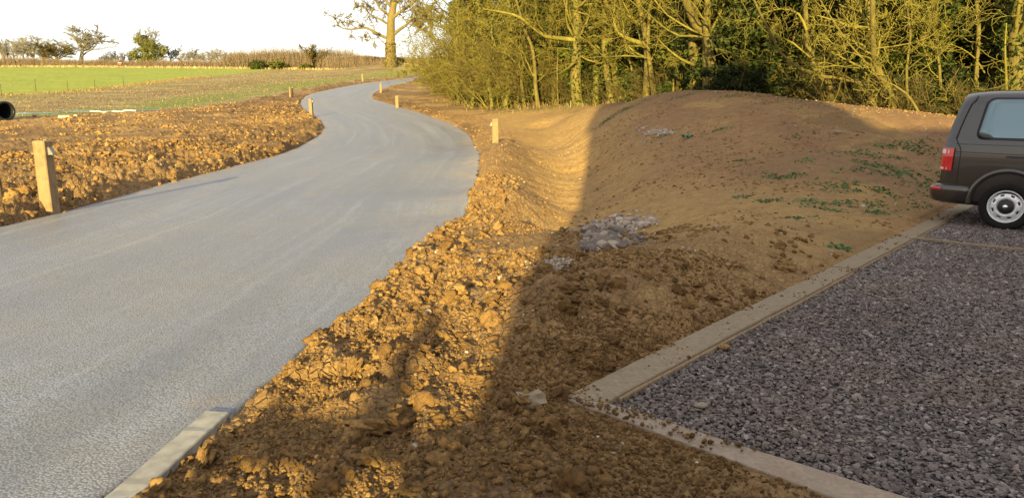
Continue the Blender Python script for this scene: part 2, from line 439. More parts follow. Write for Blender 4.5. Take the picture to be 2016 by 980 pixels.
def mat_leaf(name, stops, sc=1.2, trans=.25):
    m, nt, b = new_mat(name); g = NB(nt); co = g.coord()
    t = g.math('ADD', g.math('MULTIPLY', g.attr('tint'), .65), g.math('MULTIPLY', g.noise(co, sc, 3), .35))
    c = g.ramp(t, stops); g.l(c, b.inputs['Base Color'])
    b.inputs['Roughness'].default_value = .6; b.inputs['Specular IOR Level'].default_value = .25
    tr = g.n('ShaderNodeBsdfTranslucent'); g.l(c, tr.inputs[0]); mx = g.n('ShaderNodeMixShader'); mx.inputs[0].default_value = trans
    out = [n for n in nt.nodes if n.type == 'OUTPUT_MATERIAL'][0]
    g.l(b.outputs[0], mx.inputs[1]); g.l(tr.outputs[0], mx.inputs[2]); g.l(mx.outputs[0], out.inputs[0])
    return m

def mat_grassland():
    m, nt, b = new_mat('rough_grass'); g = NB(nt); co = g.coord('Object', (.35, 1.0, 1)); co2 = g.coord()
    n = g.noise(co, .5, 7, .65); n2 = g.noise(co2, 6, 5, .7); n3 = g.noise(co2, .12, 4, .6)
    c = g.ramp(n, [(.3, (.17, .125, .062)), (.5, (.29, .225, .12)), (.72, (.41, .335, .19))])
    c = g.mix(g.math('MULTIPLY', g.attr('green'), g.ramp(n3, [(.3, .35), (.6, 1)])), c, g.ramp(n2, [(.3, (.12, .15, .035)), (.7, (.24, .28, .08))]))
    c = g.mix(g.math('MULTIPLY', g.attr('track'), .7), c, (.20, .135, .08))
    c = g.mix(g.ramp(n2, [(.3, .5), (.6, 0)]), c, (.10, .08, .035))
    g.l(c, b.inputs['Base Color']); b.inputs['Roughness'].default_value = .95; b.inputs['Specular IOR Level'].default_value = .1
    g.l(g.bump(n2, 1.0, .12), b.inputs['Normal'])
    return m

def mat_crop():
    m, nt, b = new_mat('young_crop'); g = NB(nt); co = g.coord('Object', (.3, 1, 1)); co2 = g.coord()
    n = g.noise(co, .7, 6, .65); n2 = g.noise(co2, 5, 5, .7)
    c = g.ramp(n, [(.3, (.22, .245, .040)), (.6, (.29, .315, .058)), (.8, (.37, .375, .09))])
    c = g.mix(g.ramp(n2, [(.3, .45), (.55, 0)]), c, (.12, .19, .02))
    g.l(c, b.inputs['Base Color']); b.inputs['Roughness'].default_value = .9; b.inputs['Specular IOR Level'].default_value = .15
    g.l(g.bump(n2, 1.0, .10), b.inputs['Normal'])
    return m

def mat_plain(name, col, rough=.5, metal=0.0, spec=.5, coat=0.0, var=.0, sc=20):
    m, nt, b = new_mat(name); g = NB(nt)
    if var > 0:
        n = g.noise(g.coord(), sc, 5, .6)
        c = g.mix(1.0, col, g.ramp(n, [(.3, 1 - var), (.7, 1.0)]), 'MULTIPLY'); g.l(c, b.inputs['Base Color'])
    else: b.inputs['Base Color'].default_value = (*col, 1)
    b.inputs['Roughness'].default_value = rough; b.inputs['Metallic'].default_value = metal
    b.inputs['Specular IOR Level'].default_value = spec; b.inputs['Coat Weight'].default_value = coat; b.inputs['Coat Roughness'].default_value = .06
    return m

M = {}
M['soil'] = mat_soil(); M['clod'] = mat_clod(); M['road'] = mat_road()
M['slate'] = mat_stone('slate_chipping', [(0, (.065, .050, .046)), (.35, (.138, .108, .098)), (.65, (.225, .182, .164)), (.86, (.37, .315, .285)), (.95, (.32, .215, .16)), (1, (.62, .60, .56))], soil=True)
M['rubble'] = mat_stone('rubble_stone', [(0, (.14, .108, .088)), (.4, (.33, .258, .20)), (.75, (.53, .43, .33)), (.9, (.46, .24, .15)), (1, (.64, .57, .48))], 50)
M['pale'] = mat_stone('pale_pebble', [(0, (.25, .20, .15)), (.5, (.36, .29, .21)), (1, (.52, .45, .36))], 60)
M['limestone'] = mat_stone('limestone', [(0, (.18, .13, .08)), (1, (.33, .255, .17))], 16)
M['post'] = mat_wood('post_oak', (.17, .108, .054), (.31, .208, .108))
M['board'] = mat_wood('edging_timber', (.155, .112, .066), (.27, .205, .13), axis=(9, 9, 9), stain=(.22, .155, .09))
M['kerbboard'] = mat_plain('weathered_edging', (.36, .335, .29), .7, var=.5, sc=9)
M['bark'] = mat_bark('lichen_bark', (.062, .05, .018), (.205, .163, .045))
M['twig'] = mat_bark('lichen_twig', (.082, .069, .016), (.26, .218, .043), 1)
M['bramble'] = mat_bark('thicket_twig', (.07, .054, .020), (.18, .138, .046), 1)
M['hazebark'] = mat_bark('hazy_grey_bark', (.17, .15, .13), (.31, .28, .235))  # grey bark lightened in colour to stand in for distance haze
M['oakbark'] = mat_bark('oak_bark', (.10, .075, .03), (.26, .20, .075)); M['oaktwig'] = mat_bark('oak_twig', (.10, .08, .04), (.22, .175, .075), 1)
M['hedgetwig'] = mat_bark('hedge_twig', (.15, .105, .075), (.29, .215, .155), .6)
M['ivy'] = mat_leaf('ivy_leaf', [(.2, (.014, .024, .006)), (.5, (.042, .060, .010)), (.8, (.13, .14, .020))])
M['yew'] = mat_leaf('evergreen_leaf', [(.2, (.007, .013, .004)), (.5, (.020, .031, .007)), (.8, (.065, .075, .014))])
M['golden'] = mat_leaf('golden_leaf', [(.2, (.05, .06, .012)), (.5, (.12, .13, .025)), (.8, (.22, .20, .04))])
M['weed'] = mat_leaf('weed_leaf', [(.2, (.05, .095, .035)), (.5, (.09, .16, .06)), (.8, (.17, .24, .08))])
M['dry'] = mat_leaf('dry_stalk', [(.2, (.26, .18, .075)), (.5, (.42, .31, .14)), (.8, (.58, .46, .24))], trans=.1)
M['grassland'] = mat_grassland(); M['crop'] = mat_crop()
M['blackplastic'] = mat_plain('black_plastic', (.012, .014, .018), .35, spec=.5)
M['bluepipe'] = mat_plain('blue_pipe', (.07, .22, .40), .4); M['whitepipe'] = mat_plain('white_pipe', (.72, .74, .76), .4)
M['steelgrey'] = mat_plain('grey_metal', (.22, .21, .19), .45, .3, var=.2)

# ------------------------------------------------------------------ ground sheet (polar mesh around the viewpoint, finer where near)
ang = np.concatenate([np.arange(-180, -46, 3.0), np.arange(-46, -38, .25), np.arange(-38, 38, .085), np.arange(38, 46, .25), np.arange(46, 180, 3.0)])
rad = [.3]
while rad[-1] < 900:
    r = rad[-1]; rad.append(r * (1.0062 if 1.6 < r < 55 else 1.012 if r < 160 and r > 1 else 1.05))
rad = np.array(rad)
ang_r = np.radians(ang); A_, R_ = np.meshgrid(ang_r, rad)              # rows: radius
GX = R_ * np.sin(A_); GY = R_ * np.cos(A_)
print('ground', GX.shape, GX.size)
base = T(GX, GY); rs = road_sd(GX, GY); ps = park_sd(GX, GY); ss = soil_sd(GX, GY) + (fbm(GX, GY, .6, 3, 11) - .5) * 3.0
cs = crop_sd(GX, GY) + (fbm(GX, GY, 1.3, 3, 12) - .5) * 1.6
rg = rough(GX, GY); rg = np.where(ss > 0, 0.12, rg)
nearm = R_ < 60
def bill(f, seed): return 1 - np.abs(2 * fbm(GX, GY, f, 3, seed) - 1)
det = np.zeros(GX.shape)
w1, v1 = worley(GX + .12 * vnoise(GX * 5, GY * 5, 71), GY + .12 * vnoise(GX * 5, GY * 5, 72), 3.6, 3)
w2, v2 = worley(GX + .05 * vnoise(GX * 14, GY * 14, 73), GY + .05 * vnoise(GX * 14, GY * 14, 74), 11.0, 4)
w3, v3 = worley(GX, GY, 30.0, 6)
sharp = np.clip(1.1 - w1, 0, 1) ** .8 * (.25 + v1); sharp2 = np.clip(1.1 - w2, 0, 1) * (.3 + v2); sharp3 = np.clip(1.0 - w3, 0, 1) * (.2 + v3)
leftside = (GX < -6.5)
amp = np.where(leftside, 2.3, .95)
det += rg ** 1.3 * amp * (.13 * (fbm(GX, GY, 1.1, 4, 21) - .5) + .075 * sharp * smooth(.42, .62, fbm(GX, GY, .9, 3, 22)) + .045 * sharp2 + .014 * sharp3 - .045)
det += (1 - rg) * (.05 * (fbm(GX, GY, .5, 4, 31) - .5) + .03 * (fbm(GX, GY, 2.5, 4, 32) - .5) + .006 * sharp3)
# wheel marks along the swale
det += .045 * (1 - 2 * np.abs(np.sin((GY * .95 - GX * .35) * 4.6 + 3 * fbm(GX, GY, .5, 2, 41)))) * np.exp(-(((GX - .075 * GY - .6) / 1.6) ** 2)) * smooth(12, 14, GY) * smooth(32, 26, GY) * (.4 + fbm(GX, GY, 1.2, 2, 43))
lift = np.where(leftside, .13, .05) * smooth(-.02, np.where(leftside, .4, .16), rs) * smooth(60, 30, GY) + .025 * smooth(-.03, .08, rs)
lift = np.where((GX > -2.2) & (GX < -.5) & (GY < 4.3), .0, lift)
det *= smooth(-.03, .10, rs) * .9 + .1
Z = base + det + lift
Z = np.where(rs < -.02, base - .09, Z)
pk = smooth(.0, 1.1, ps + .25 * (fbm(GX, GY, 1.4, 3, 57) - .5)); Z = np.where((ps < 1.5) & (GX > .2), Z - base + base * pk, Z); det_p = smooth(.0, .22, ps); Z = np.where(ps < .5, (base * pk) + (Z - base * pk) * (.35 + .65 * det_p) + .022 * (1 - det_p), Z); Z = np.where(ps < .10, np.minimum(Z, .016 + .25 * np.clip(ps, 0, .1)), Z); Z = np.where(ps < -.03, -.12, Z)
gr = ss > 0
Z = np.where(gr, base + .10 * (fbm(GX, GY, .8, 4, 51) - .5) + .05 * (fbm(GX, GY, 4., 2, 52) - .5), Z)
wet_shade = smooth(.5, .66, fbm(GX, GY, .35, 4, 81)) * .8
wet_shade = np.maximum(wet_shade, smooth(7.5, 3.5, GY) * smooth(-1.2, .2, GX) * smooth(.36, .6, fbm(GX, GY, .8, 3, 82)))
wet_shade = np.where(leftside & (rs < 14), np.maximum(wet_shade, .85 * smooth(.62, .35, fbm(GX, GY, .55, 4, 84))), wet_shade)  # left verge: damp patches plus painted self-shadow between the sunlit clods
wet_shade = np.maximum(wet_shade, .8 * smooth(6.2, 4.2, GY) * smooth(.62, .42, fbm(GX, GY, 1.1, 3, 85)) * (GX < 1.5))  # soil colour darkened where the near ground is only partly lit
wet_shade = np.where(ps < .6, wet_shade * .6, wet_shade)
mound = smooth(12.5, 15.5, GY + .25 * GX) * smooth(1.0, 3.5, GX - .06 * GY) * (1 - smooth(.2, .5, rg)) * .9
mound = np.maximum(mound, smooth(4.4, 6.5, GX) * smooth(.2, .8, GY - 6)) * smooth(.3, .55, .15 + fbm(GX, GY, .5, 3, 83))
nr, na = GX.shape
I = np.arange(nr * na).reshape(nr, na)
F = np.stack([I[:-1, :], np.roll(I, -1, 1)[:-1, :], np.roll(I, -1, 1)[1:, :], I[1:, :]], -1).reshape(-1, 4)[:, ::-1]
fc = F[:, 0]
keep = ~((rs.ravel()[F] < -.35).all(1) | (ps.ravel()[F] < -.45).all(1))
F = F[keep]; fc = F[:, 0]
zone = np.where(ss.ravel()[fc] < 0, 0, np.where(cs.ravel()[fc] < 0, 2, 1))
VV = np.stack([GX, GY, Z], -1).reshape(-1, 3)
def sub_ground(name, k, mat, attrs):
    f = F[zone == k]; used, inv = np.unique(f, return_inverse=True)
    me = np_mesh(name, VV[used], inv.reshape(-1, 4), True, {a: v.ravel()[used] for a, v in attrs.items()})
    return tag(link(name, me, mat), kind='structure')
green = smooth(9, 2, ss + (fbm(GX, GY, .15, 3, 91) - .5) * 9) * smooth(.3, 2, ss) + .5 * smooth(.55, .7, fbm(GX * .3, GY, .12, 3, 92))
wet_shade = np.where(mound > .3, wet_shade * .35, wet_shade)
track = np.exp(-((ss - 10.5) / 1.0) ** 2) + np.exp(-((ss - 13.5) / 1.0) ** 2) * .8
sub_ground('ground', 0, M['soil'], dict(rough=rg, wet_shade=wet_shade, mound=mound))
sub_ground('grass_field', 1, M['grassland'], dict(green=green, track=track))
sub_ground('crop_field', 2, M['crop'], {})

# height of the finished soil surface for things standing on it (same formula, coarse lookup)
from bisect import bisect_left
ZG = Z
def ground_z(x, y):
    """bilinear lookup in the polar sheet"""
    x = np.asarray(x, float); y = np.asarray(y, float)
    r = np.hypot(x, y); a = np.degrees(np.arctan2(x, y))
    i = np.clip(np.searchsorted(rad, r) - 1, 0, nr - 2); j = np.clip(np.searchsorted(ang, a) - 1, 0, na - 2)
    fr = np.clip((r - rad[i]) / (rad[i + 1] - rad[i]), 0, 1); fa = np.clip((a - ang[j]) / (ang[j + 1] - ang[j]), 0, 1)
    return (ZG[i, j] * (1 - fa) + ZG[i, j + 1] * fa) * (1 - fr) + (ZG[i + 1, j] * (1 - fa) + ZG[i + 1, j + 1] * fa) * fr
def gz(x, y): return float(ground_z(np.array([x]), np.array([y]))[0])
def hitg(px, py, default=150):
    """sight line to finished ground"""
    r = ray(px, py); z = CAMH + r.z * _ds; g = ground_z(r.x * _ds, _ds); k = np.nonzero(z <= g)[0]
    d = _ds[k[0]] if len(k) else default
    return Vector((r.x * d, d, gz(r.x * d, d)))

# ------------------------------------------------------------------ road
nrow, ncol = 1500, 44
Rr = resample(np.vstack([[(-2.6, -8), (-2.05, 1.2), (-1.86, 2.7)], Rp, [(8, 120)]]), nrow)
# match left stations to right ones by arc fraction, refined near the camera
Lr = resample(np.vstack([[(-8.2, -8), (-7.5, 4)], Lp, [(6, 127)]]), nrow)
sarc = np.concatenate([[0], np.cumsum(np.linalg.norm(np.diff((Rr + Lr) / 2, axis=0), axis=1))])
tt = np.concatenate([[0, .004, .009, .016], np.linspace(.03, .97, ncol - 8), [.984, .991, .996, 1]])
edge_n = (fbm(sarc, sarc * 0, 6, 3, 101) - .5) * .16; edge_n2 = (fbm(sarc, sarc * 0 + 9, 3, 3, 102) - .5) * .12
dirv = Rr - Lr; wid = np.linalg.norm(dirv, axis=1, keepdims=True); dirv = dirv / wid
Rj = Rr + dirv * edge_n[:, None]; Lj = Lr + dirv * edge_n2[:, None]
RX = Lj[:, None, 0] * (1 - tt) + Rj[:, None, 0] * tt; RY = Lj[:, None, 1] * (1 - tt) + Rj[:, None, 1] * tt
RZ = T(RX, RY) + .012 * (1 - (2 * tt - 1) ** 2) + .010 * (fbm(RX, RY, .8, 3, 103) - .5)
RZ[:, 0] -= .005; RZ[:, -1] -= .005
# sloping rim, then a skirt down into the soil
def ring(side):
    s = -1 if side == 'L' else 1; E = Lj if side == 'L' else Rj
    o = E + dirv * s * .05; return np.stack([o[:, 0], o[:, 1], T(o[:, 0], o[:, 1]) - .13], 1)
V = np.concatenate([ring('L')[:, None], np.stack([RX, RY, RZ], -1), ring('R')[:, None]], 1)
nc2 = ncol + 2; I = np.arange(nrow * nc2).reshape(nrow, nc2)
Fq = np.stack([I[:-1, :-1], I[:-1, 1:], I[1:, 1:], I[1:, :-1]], -1).reshape(-1, 4)
full_t = np.concatenate([[0], tt, [1]])
w_m = wid[:, 0:1] * np.ones(nc2)
dist_edge = np.minimum(full_t, 1 - full_t)[None, :] * w_m
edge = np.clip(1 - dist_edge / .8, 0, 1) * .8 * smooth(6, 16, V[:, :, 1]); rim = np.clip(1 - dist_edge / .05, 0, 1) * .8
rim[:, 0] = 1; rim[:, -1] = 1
me = np_mesh('road', V.reshape(-1, 3), Fq, True, dict(edge=edge.ravel(), rim=rim.ravel()))
uvl = me.uv_layers.new(name='UVMap'); li = np.empty(len(me.loops), np.int32); me.loops.foreach_get('vertex_index', li)
UVa = np.stack([(full_t[None, :] * w_m).ravel(), (sarc[:, None] * np.ones(nc2)).ravel()], 1)[li]
uvl.data.foreach_set('uv', UVa.astype(np.float32).ravel())
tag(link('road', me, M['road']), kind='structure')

# ------------------------------------------------------------------ parking bed (dark fines under the chippings)
bm = bmesh.new(); vs = [bm.verts.new((x, y, -.012)) for x, y in park_poly]; bm.faces.new(vs)
bm.normal_update()
for f in bm.faces:
    if f.normal.z < 0: f.normal_flip()
M['fines'] = mat_plain('slate_fines', (.085, .074, .074), .9, var=.75, sc=70)
tag(link('parking_area', bm_mesh('parking_area', bm), M['fines']), kind='structure')
# ------------------------------------------------------------------ scattered stones and clods
def ico(sub):
    bm = bmesh.new(); bmesh.ops.create_icosphere(bm, subdivisions=sub, radius=1.0)
    V = np.array([v.co[:] for v in bm.verts]); Fc = np.array([[v.index for v in f.verts] for f in bm.faces]); bm.free(); return V, Fc
ICO = {s: ico(s) for s in (1, 2, 3)}
def n3(V, f, seed):
    return vnoise(V[:, 0] * f + 3.1 * V[:, 2] * f, V[:, 1] * f + 7.7 - 2.3 * V[:, 2] * f, seed)
def lump_variants(sub, k, ang=.35, lumpy=.3, seed=0):
    V, Fc = ICO[sub]; out = []
    for i in range(k):
        r = np.random.default_rng(seed + i)
        d = 1 + ang * (r.random(len(V)) - .5) if sub == 1 else 1 + lumpy * 1.7 * (n3(V, 1.4, seed + i) - .5) + lumpy * .9 * (n3(V, 2.6, seed + 50 + i) - .5) + lumpy * .5 * (n3(V, 5.5, seed + 90 + i) - .5) + ang * .3 * (r.random(len(V)) - .5)
        out.append(V * np.asarray(d)[:, None])
    return out, Fc
def rot_mats(n, tilt, rng):
    az = rng.random(n) * 2 * np.pi; tx = rng.normal(0, tilt, n); ty = rng.normal(0, tilt, n)
    c, s = np.cos(az), np.sin(az); Rz = np.zeros((n, 3, 3)); Rz[:, 0, 0] = c; Rz[:, 0, 1] = -s; Rz[:, 1, 0] = s; Rz[:, 1, 1] = c; Rz[:, 2, 2] = 1
    Rx = np.zeros((n, 3, 3)); c, s = np.cos(tx), np.sin(tx); Rx[:, 0, 0] = 1; Rx[:, 1, 1] = c; Rx[:, 1, 2] = -s; Rx[:, 2, 1] = s; Rx[:, 2, 2] = c
    Ry = np.zeros((n, 3, 3)); c, s = np.cos(ty), np.sin(ty); Ry[:, 1, 1] = 1; Ry[:, 0, 0] = c; Ry[:, 0, 2] = s; Ry[:, 2, 0] = -s; Ry[:, 2, 2] = c
    return Ry @ Rx @ Rz
def scatter(name, pos, scl, tint, mat, variants, Fc, tilt, rng, smooth_=False):
    n = len(pos); R = rot_mats(n, tilt, rng); k = len(variants); vi = rng.integers(0, k, n); VA = np.array(variants)[vi]
    V = np.einsum('nij,nkj->nki', R, VA * scl[:, None, :]) + pos[:, None, :]
    nv = VA.shape[1]; Fa = (Fc[None] + (np.arange(n) * nv)[:, None, None]).reshape(-1, 3)
    me = np_mesh(name, V.reshape(-1, 3), Fa, smooth_, dict(tint=np.repeat(tint, nv)))
    return link(name, me, mat)

# purple slate chippings on the parking bed
rng = np.random.default_rng(11)
def in_view(x, y, m=3.0): return (np.abs(np.degrees(np.arctan2(x, np.maximum(y, .01)))) < 35 + m) & (y > 1.7)
N = 560000
x = rng.uniform(.3, 12.5, N); y = rng.uniform(1.9, 14.2, N)
psn = poly_sd(x, y, park_poly)
dens = np.clip(1.0 - .045 * np.maximum(y - 4, 0), .42, 1)
k = (psn < .0) & in_view(x, y) & (rng.random(N) < dens)
x, y, dens, psn = x[k], y[k], dens[k], psn[k]; n = len(x); print('chippings', n)
s = rng.lognormal(np.log(.0107), .30, n) / np.sqrt(dens) * .98
scl = np.stack([s * rng.uniform(1.0, 1.6, n), s * rng.uniform(.7, 1.1, n), s * rng.uniform(.38, .7, n)], 1)
z = -.012 + rng.random(n) * .018 + .012 * (fbm(x, y, 1.1, 3, 5) - .5) * 2
vr, Fc = lump_variants(1, 12, .55, seed=3)
tint = np.clip(rng.beta(2.0, 2.6, n) * .95 + .18 * (fbm(x, y, .7, 3, 6) - .5) + .12 * (rng.random(n) > .96), 0, 1)
tag(scatter('slate_chippings', np.stack([x, y, z], 1), scl, tint, M['slate'], vr, Fc, .35, rng), 'loose purple grey slate chippings covering the parking area', 'gravel', kind='stuff')

# soil clods
vr2, Fc2 = lump_variants(2, 16, .45, .5, seed=40)
P_, S_, T_ = [], [], []
def clods(n, x0, x1, y0, y1, med, sig, wfn, sink=.35, flat=.75):
    x = rng.uniform(x0, x1, n); y = rng.uniform(y0, y1, n); w = wfn(x, y); k = (rng.random(n) < w) & in_view(x, y, 5) & (road_sd(x, y) > np.where(y < 4.15, .14, -.07)) & (park_sd(x, y) > .02)
    x, y = x[k], y[k]; m = len(x); s = np.minimum(rng.lognormal(np.log(med), sig, m), med * 2.4)
    z = ground_z(x, y) + s * (flat - sink) * .4
    P_.append(np.stack([x, y, z], 1)); S_.append(np.stack([s * rng.uniform(.8, 1.35, m), s * rng.uniform(.8, 1.2, m), s * flat * rng.uniform(.7, 1.15, m)], 1))
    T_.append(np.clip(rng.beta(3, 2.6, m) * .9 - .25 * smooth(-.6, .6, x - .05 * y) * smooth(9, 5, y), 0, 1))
cl = lambda f, s, a, b: (lambda x, y: smooth(a, b, fbm(x, y, f, 3, s)))
clods(42000, -1.9, 1.6, 2.4, 5.5, .0055, .6, cl(1.5, 1, .25, .6))
clods(5200, -2.0, 1.3, 2.4, 7.0, .0115, .5, cl(1.3, 2, .42, .62))
clods(22000, -1.6, 2.6, 5.0, 11, .008, .55, cl(1.2, 4, .38, .65))
clods(17000, -16, -7.3, 9.5, 30, .020, .5, cl(.6, 5, .42, .62))
clods(8000, -30, -9, 28, 60, .04, .4, lambda x, y: smooth(.4, .6, fbm(x, y, .5, 3, 7)) * (soil_sd(x, y) < -.5))
clods(12000, .5, 12, 9, 25, .013, .55, cl(.7, 14, .35, .7), sink=.55)
clods(3500, -8, 1, 18, 60, .026, .45, lambda x, y: smooth(1.6, .2, road_sd(x, y)) * .8)
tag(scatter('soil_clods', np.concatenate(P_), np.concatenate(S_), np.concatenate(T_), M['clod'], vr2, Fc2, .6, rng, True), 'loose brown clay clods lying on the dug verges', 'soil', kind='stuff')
P_, S_, T_ = [], [], []
clods(900, -2.0, .9, 2.6, 7.5, .026, .42, lambda x, y: cl(1.0, 3, .45, .6)(x, y) * ((x < .35) | (y > 4.2)), sink=.5)
clods(2000, -1.5, .3, 6, 18, .026, .5, lambda x, y: smooth(1.1, .1, road_sd(x, y)), sink=.5)
clods(2600, -16, -7.3, 9.5, 26, .045, .5, cl(.7, 6, .46, .6), sink=.5)
clods(500, .3, 3.6, 5.5, 9.5, .022, .45, cl(1.0, 13, .45, .6), sink=.5)
vr4, Fc4 = lump_variants(3, 16, .3, .62, seed=340)
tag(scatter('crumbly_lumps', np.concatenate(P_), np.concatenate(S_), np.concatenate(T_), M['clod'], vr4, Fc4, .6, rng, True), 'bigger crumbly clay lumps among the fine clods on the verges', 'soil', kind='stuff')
# crumbs of soil dropped on the timber edging
P_, S_, T_ = [], [], []
n = 900; t = rng.random(n) ** 1.4; w = rng.random(n) ** 1.6
A1 = np.array(c_out[:]); B1 = np.array(a_out[:]); A2 = np.array(c_in[:]); B2 = np.array(a_in[:])
pos = (A1 + (B1 - A1) * t[:, None]) * (1 - w[:, None]) + (A2 + (B2 - A2) * t[:, None]) * w[:, None]
kk = smooth(.42, .66, fbm(pos[:, 0], pos[:, 1], 3.0, 2, 15)) > rng.random(n); pos = pos[kk]
n = 160; t = rng.random(n) * .6; w = rng.random(n)
B1 = np.array(b_out[:]); B2 = np.array(b_in[:])
pos2 = (A1 + (B1 - A1) * t[:, None]) * (1 - w[:, None]) + (A2 + (B2 - A2) * t[:, None]) * w[:, None]
pos = np.concatenate([pos, pos2]); pos[:, 2] = ZB + .002; m = len(pos); s = np.minimum(rng.lognormal(np.log(.0050), .5, m), .014)
tag(scatter('soil_crumbs', pos, np.stack([s * 1.1, s, s * .7], 1), rng.random(m) * .6, M['clod'], vr2, Fc2, .5, rng, True), 'crumbs of brown soil dropped on the timber edging', 'soil', kind='stuff')

# pale pebbles through the soil
n = 4200; x = rng.uniform(-16, 13, n); y = 2.4 + 26 * rng.random(n) ** 1.6
k = in_view(x, y) & (road_sd(x, y) > .1) & (park_sd(x, y) > .05) & (soil_sd(x, y) < 0); x, y = x[k], y[k]; m = len(x)
s = np.clip(rng.lognormal(np.log(.0065), .5, m) * (1 + y * .05), .003, .035)
tag(scatter('pale_pebbles', np.stack([x, y, ground_z(x, y) + s * .25], 1), np.stack([s * 1.3, s, s * .7], 1), rng.beta(2, 2.2, m), M['pale'], lump_variants(1, 8, .4, seed=70)[0], ICO[1][1], .4, rng), 'small pale pebbles showing in the bare clay', 'pebbles', kind='stuff')

def patch_points(poly_px, n, seed):
    r = np.random.default_rng(seed); poly = np.array(poly_px, float); lo, hi = poly.min(0), poly.max(0)
    plan = np.array([xy(hitg(*q)) for q in poly]); lo, hi = plan.min(0), plan.max(0)
    X = r.uniform(lo[0], hi[0], n * 6); Y = r.uniform(lo[1], hi[1], n * 6); sd = poly_sd(X, Y, plan)
    k = (sd < .2 * (fbm(X, Y, 2.5, 2, seed) - .5)) | ((r.random(len(X)) < .03) & (sd < .3)); return X[k][:n], Y[k][:n], r
# rubble in the swale
X, Y, r = patch_points([(1138, 492), (1165, 446), (1205, 428), (1282, 429), (1292, 440), (1235, 460), (1210, 488), (1168, 496)], 2000, 5)
m = len(X); s = np.clip(r.lognormal(np.log(.028), .45, m), .012, .075)
tint = np.clip(r.beta(2, 2, m) * .9 + .1 * (r.random(m) > .9) - .35 * smooth(11.6, 10.3, Y), 0, 1)
vr3, Fc3 = lump_variants(2, 10, .55, .28, seed=90)
tag(scatter('rubble_heap', np.stack([X, Y, ground_z(X, Y) + s * .25 + .012 * r.random(m)], 1), np.stack([s * 1.35, s, s * .75], 1), tint, M['rubble'], vr3, Fc3, .5, r), 'heap of pale grey and pink broken stone lying in the swale', 'rubble', kind='stuff')
X, Y, r = patch_points([(1036, 528), (1075, 512), (1130, 511), (1118, 524), (1070, 532)], 2600, 6); m = len(X); s = np.clip(r.lognormal(np.log(.007), .4, m), .003, .018)
tag(scatter('grey_grit', np.stack([X, Y, ground_z(X, Y) + .004 + .004 * r.random(m)], 1), np.stack([s * 1.2, s, s * .7], 1), r.random(m) * .6 + .15, M['rubble'], vr, Fc, .4, r), 'flat patch of grey grit beside the rubble in the swale', 'grit', kind='stuff')
Xs, Ys = [], []
for q, c in (([(1265, 266), (1290, 256), (1325, 258), (1330, 263), (1300, 268), (1275, 269)], 420), ([(1255, 256), (1272, 251), (1270, 257)], 60), ([(1262, 282), (1272, 279), (1270, 284)], 40)):
    X, Y, r = patch_points(q, c, 8); Xs.append(X); Ys.append(Y)
X = np.concatenate(Xs); Y = np.concatenate(Ys); m = len(X); s = np.clip(r.lognormal(np.log(.026), .35, m), .012, .06)
tag(scatter('white_chippings', np.stack([X, Y, ground_z(X, Y) + s * .3], 1), np.stack([s * 1.3, s, s * .8], 1), np.clip(r.random(m) * .5 + .2, 0, 1), M['rubble'], vr, Fc, .4, r), 'spilled pale chippings on the flank of the mound', 'chippings', kind='stuff')

# single stones and lumps that stand out
def lump(name, px, py, sx, sy, sz, seed, mat, label, cat, sub=3, tint=.6, sink=.2, lumpy=.3, z=None, rz=0, flat=False):
    p = hitg(px, py) if z is None else on_z(px, py, z)
    vs, Fq_ = lump_variants(sub, 1, .9 if flat else .25, lumpy, seed=seed); V = vs[0] * np.array([sx, sy, sz])
    me = np_mesh(name, V, Fq_, not flat, dict(tint=np.full(len(V), tint)))
    o = link(name, me, mat); o.location = (p.x, p.y, p.z + sz * (1 - 2 * sink) * .6); o.rotation_euler = (0, 0, rz)
    return tag(o, label, cat)
lump('limestone_rock', 1050, 790, .085, .055, .05, 227, M['limestone'], 'jagged cream limestone rock half buried beside the timber corner', 'rock', rz=-.3, sink=.5, lumpy=.35, sub=2, flat=True)
lump('white_rock', 1650, 263, .08, .065, .055, 203, M['limestone'], 'single white rock lying high on the brown mound', 'rock', sub=2, flat=True)
lump('clay_lump', 832, 497, .10, .075, .055, 206, M['clod'], 'bright orange clay lump sitting on the tarmac edge', 'clay lump', tint=.9, lumpy=.7)
lump('clay_slab', 712, 848, .11, .075, .045, 208, M['clod'], 'wide cracked crust of ochre clay among smaller clods in the foreground', 'clay lump', tint=.75, sink=.5, lumpy=.8)
lump('clay_lump', 1545, 528, .10, .08, .05, 211, M['clod'], 'orange brown clay lump at the end of the spoil heap', 'clay lump', tint=.6, rz=.5, lumpy=.7)
lump('brown_stone', 1380, 800, .042, .03, .022, 214, M['pale'], 'flat brown stone lying on the purple chippings', 'stone', sub=2, tint=.1, z=.012)
lump('orange_stone', 1425, 684, .05, .03, .02, 216, M['clod'], 'orange clay stone on the chippings next to the edging', 'stone', sub=2, tint=.75, z=.012)
lump('pale_stone', 805, 792, .034, .024, .02, 219, M['clod'], 'rounded tan stone between clods in the lower middle', 'stone', sub=3, tint=1.0, lumpy=.5, sink=.4)
lump('grey_stone', 845, 795, .024, .018, .016, 221, M['rubble'], 'small grey stone right of the tan stone', 'stone', sub=3, tint=.25, lumpy=.5, sink=.4)

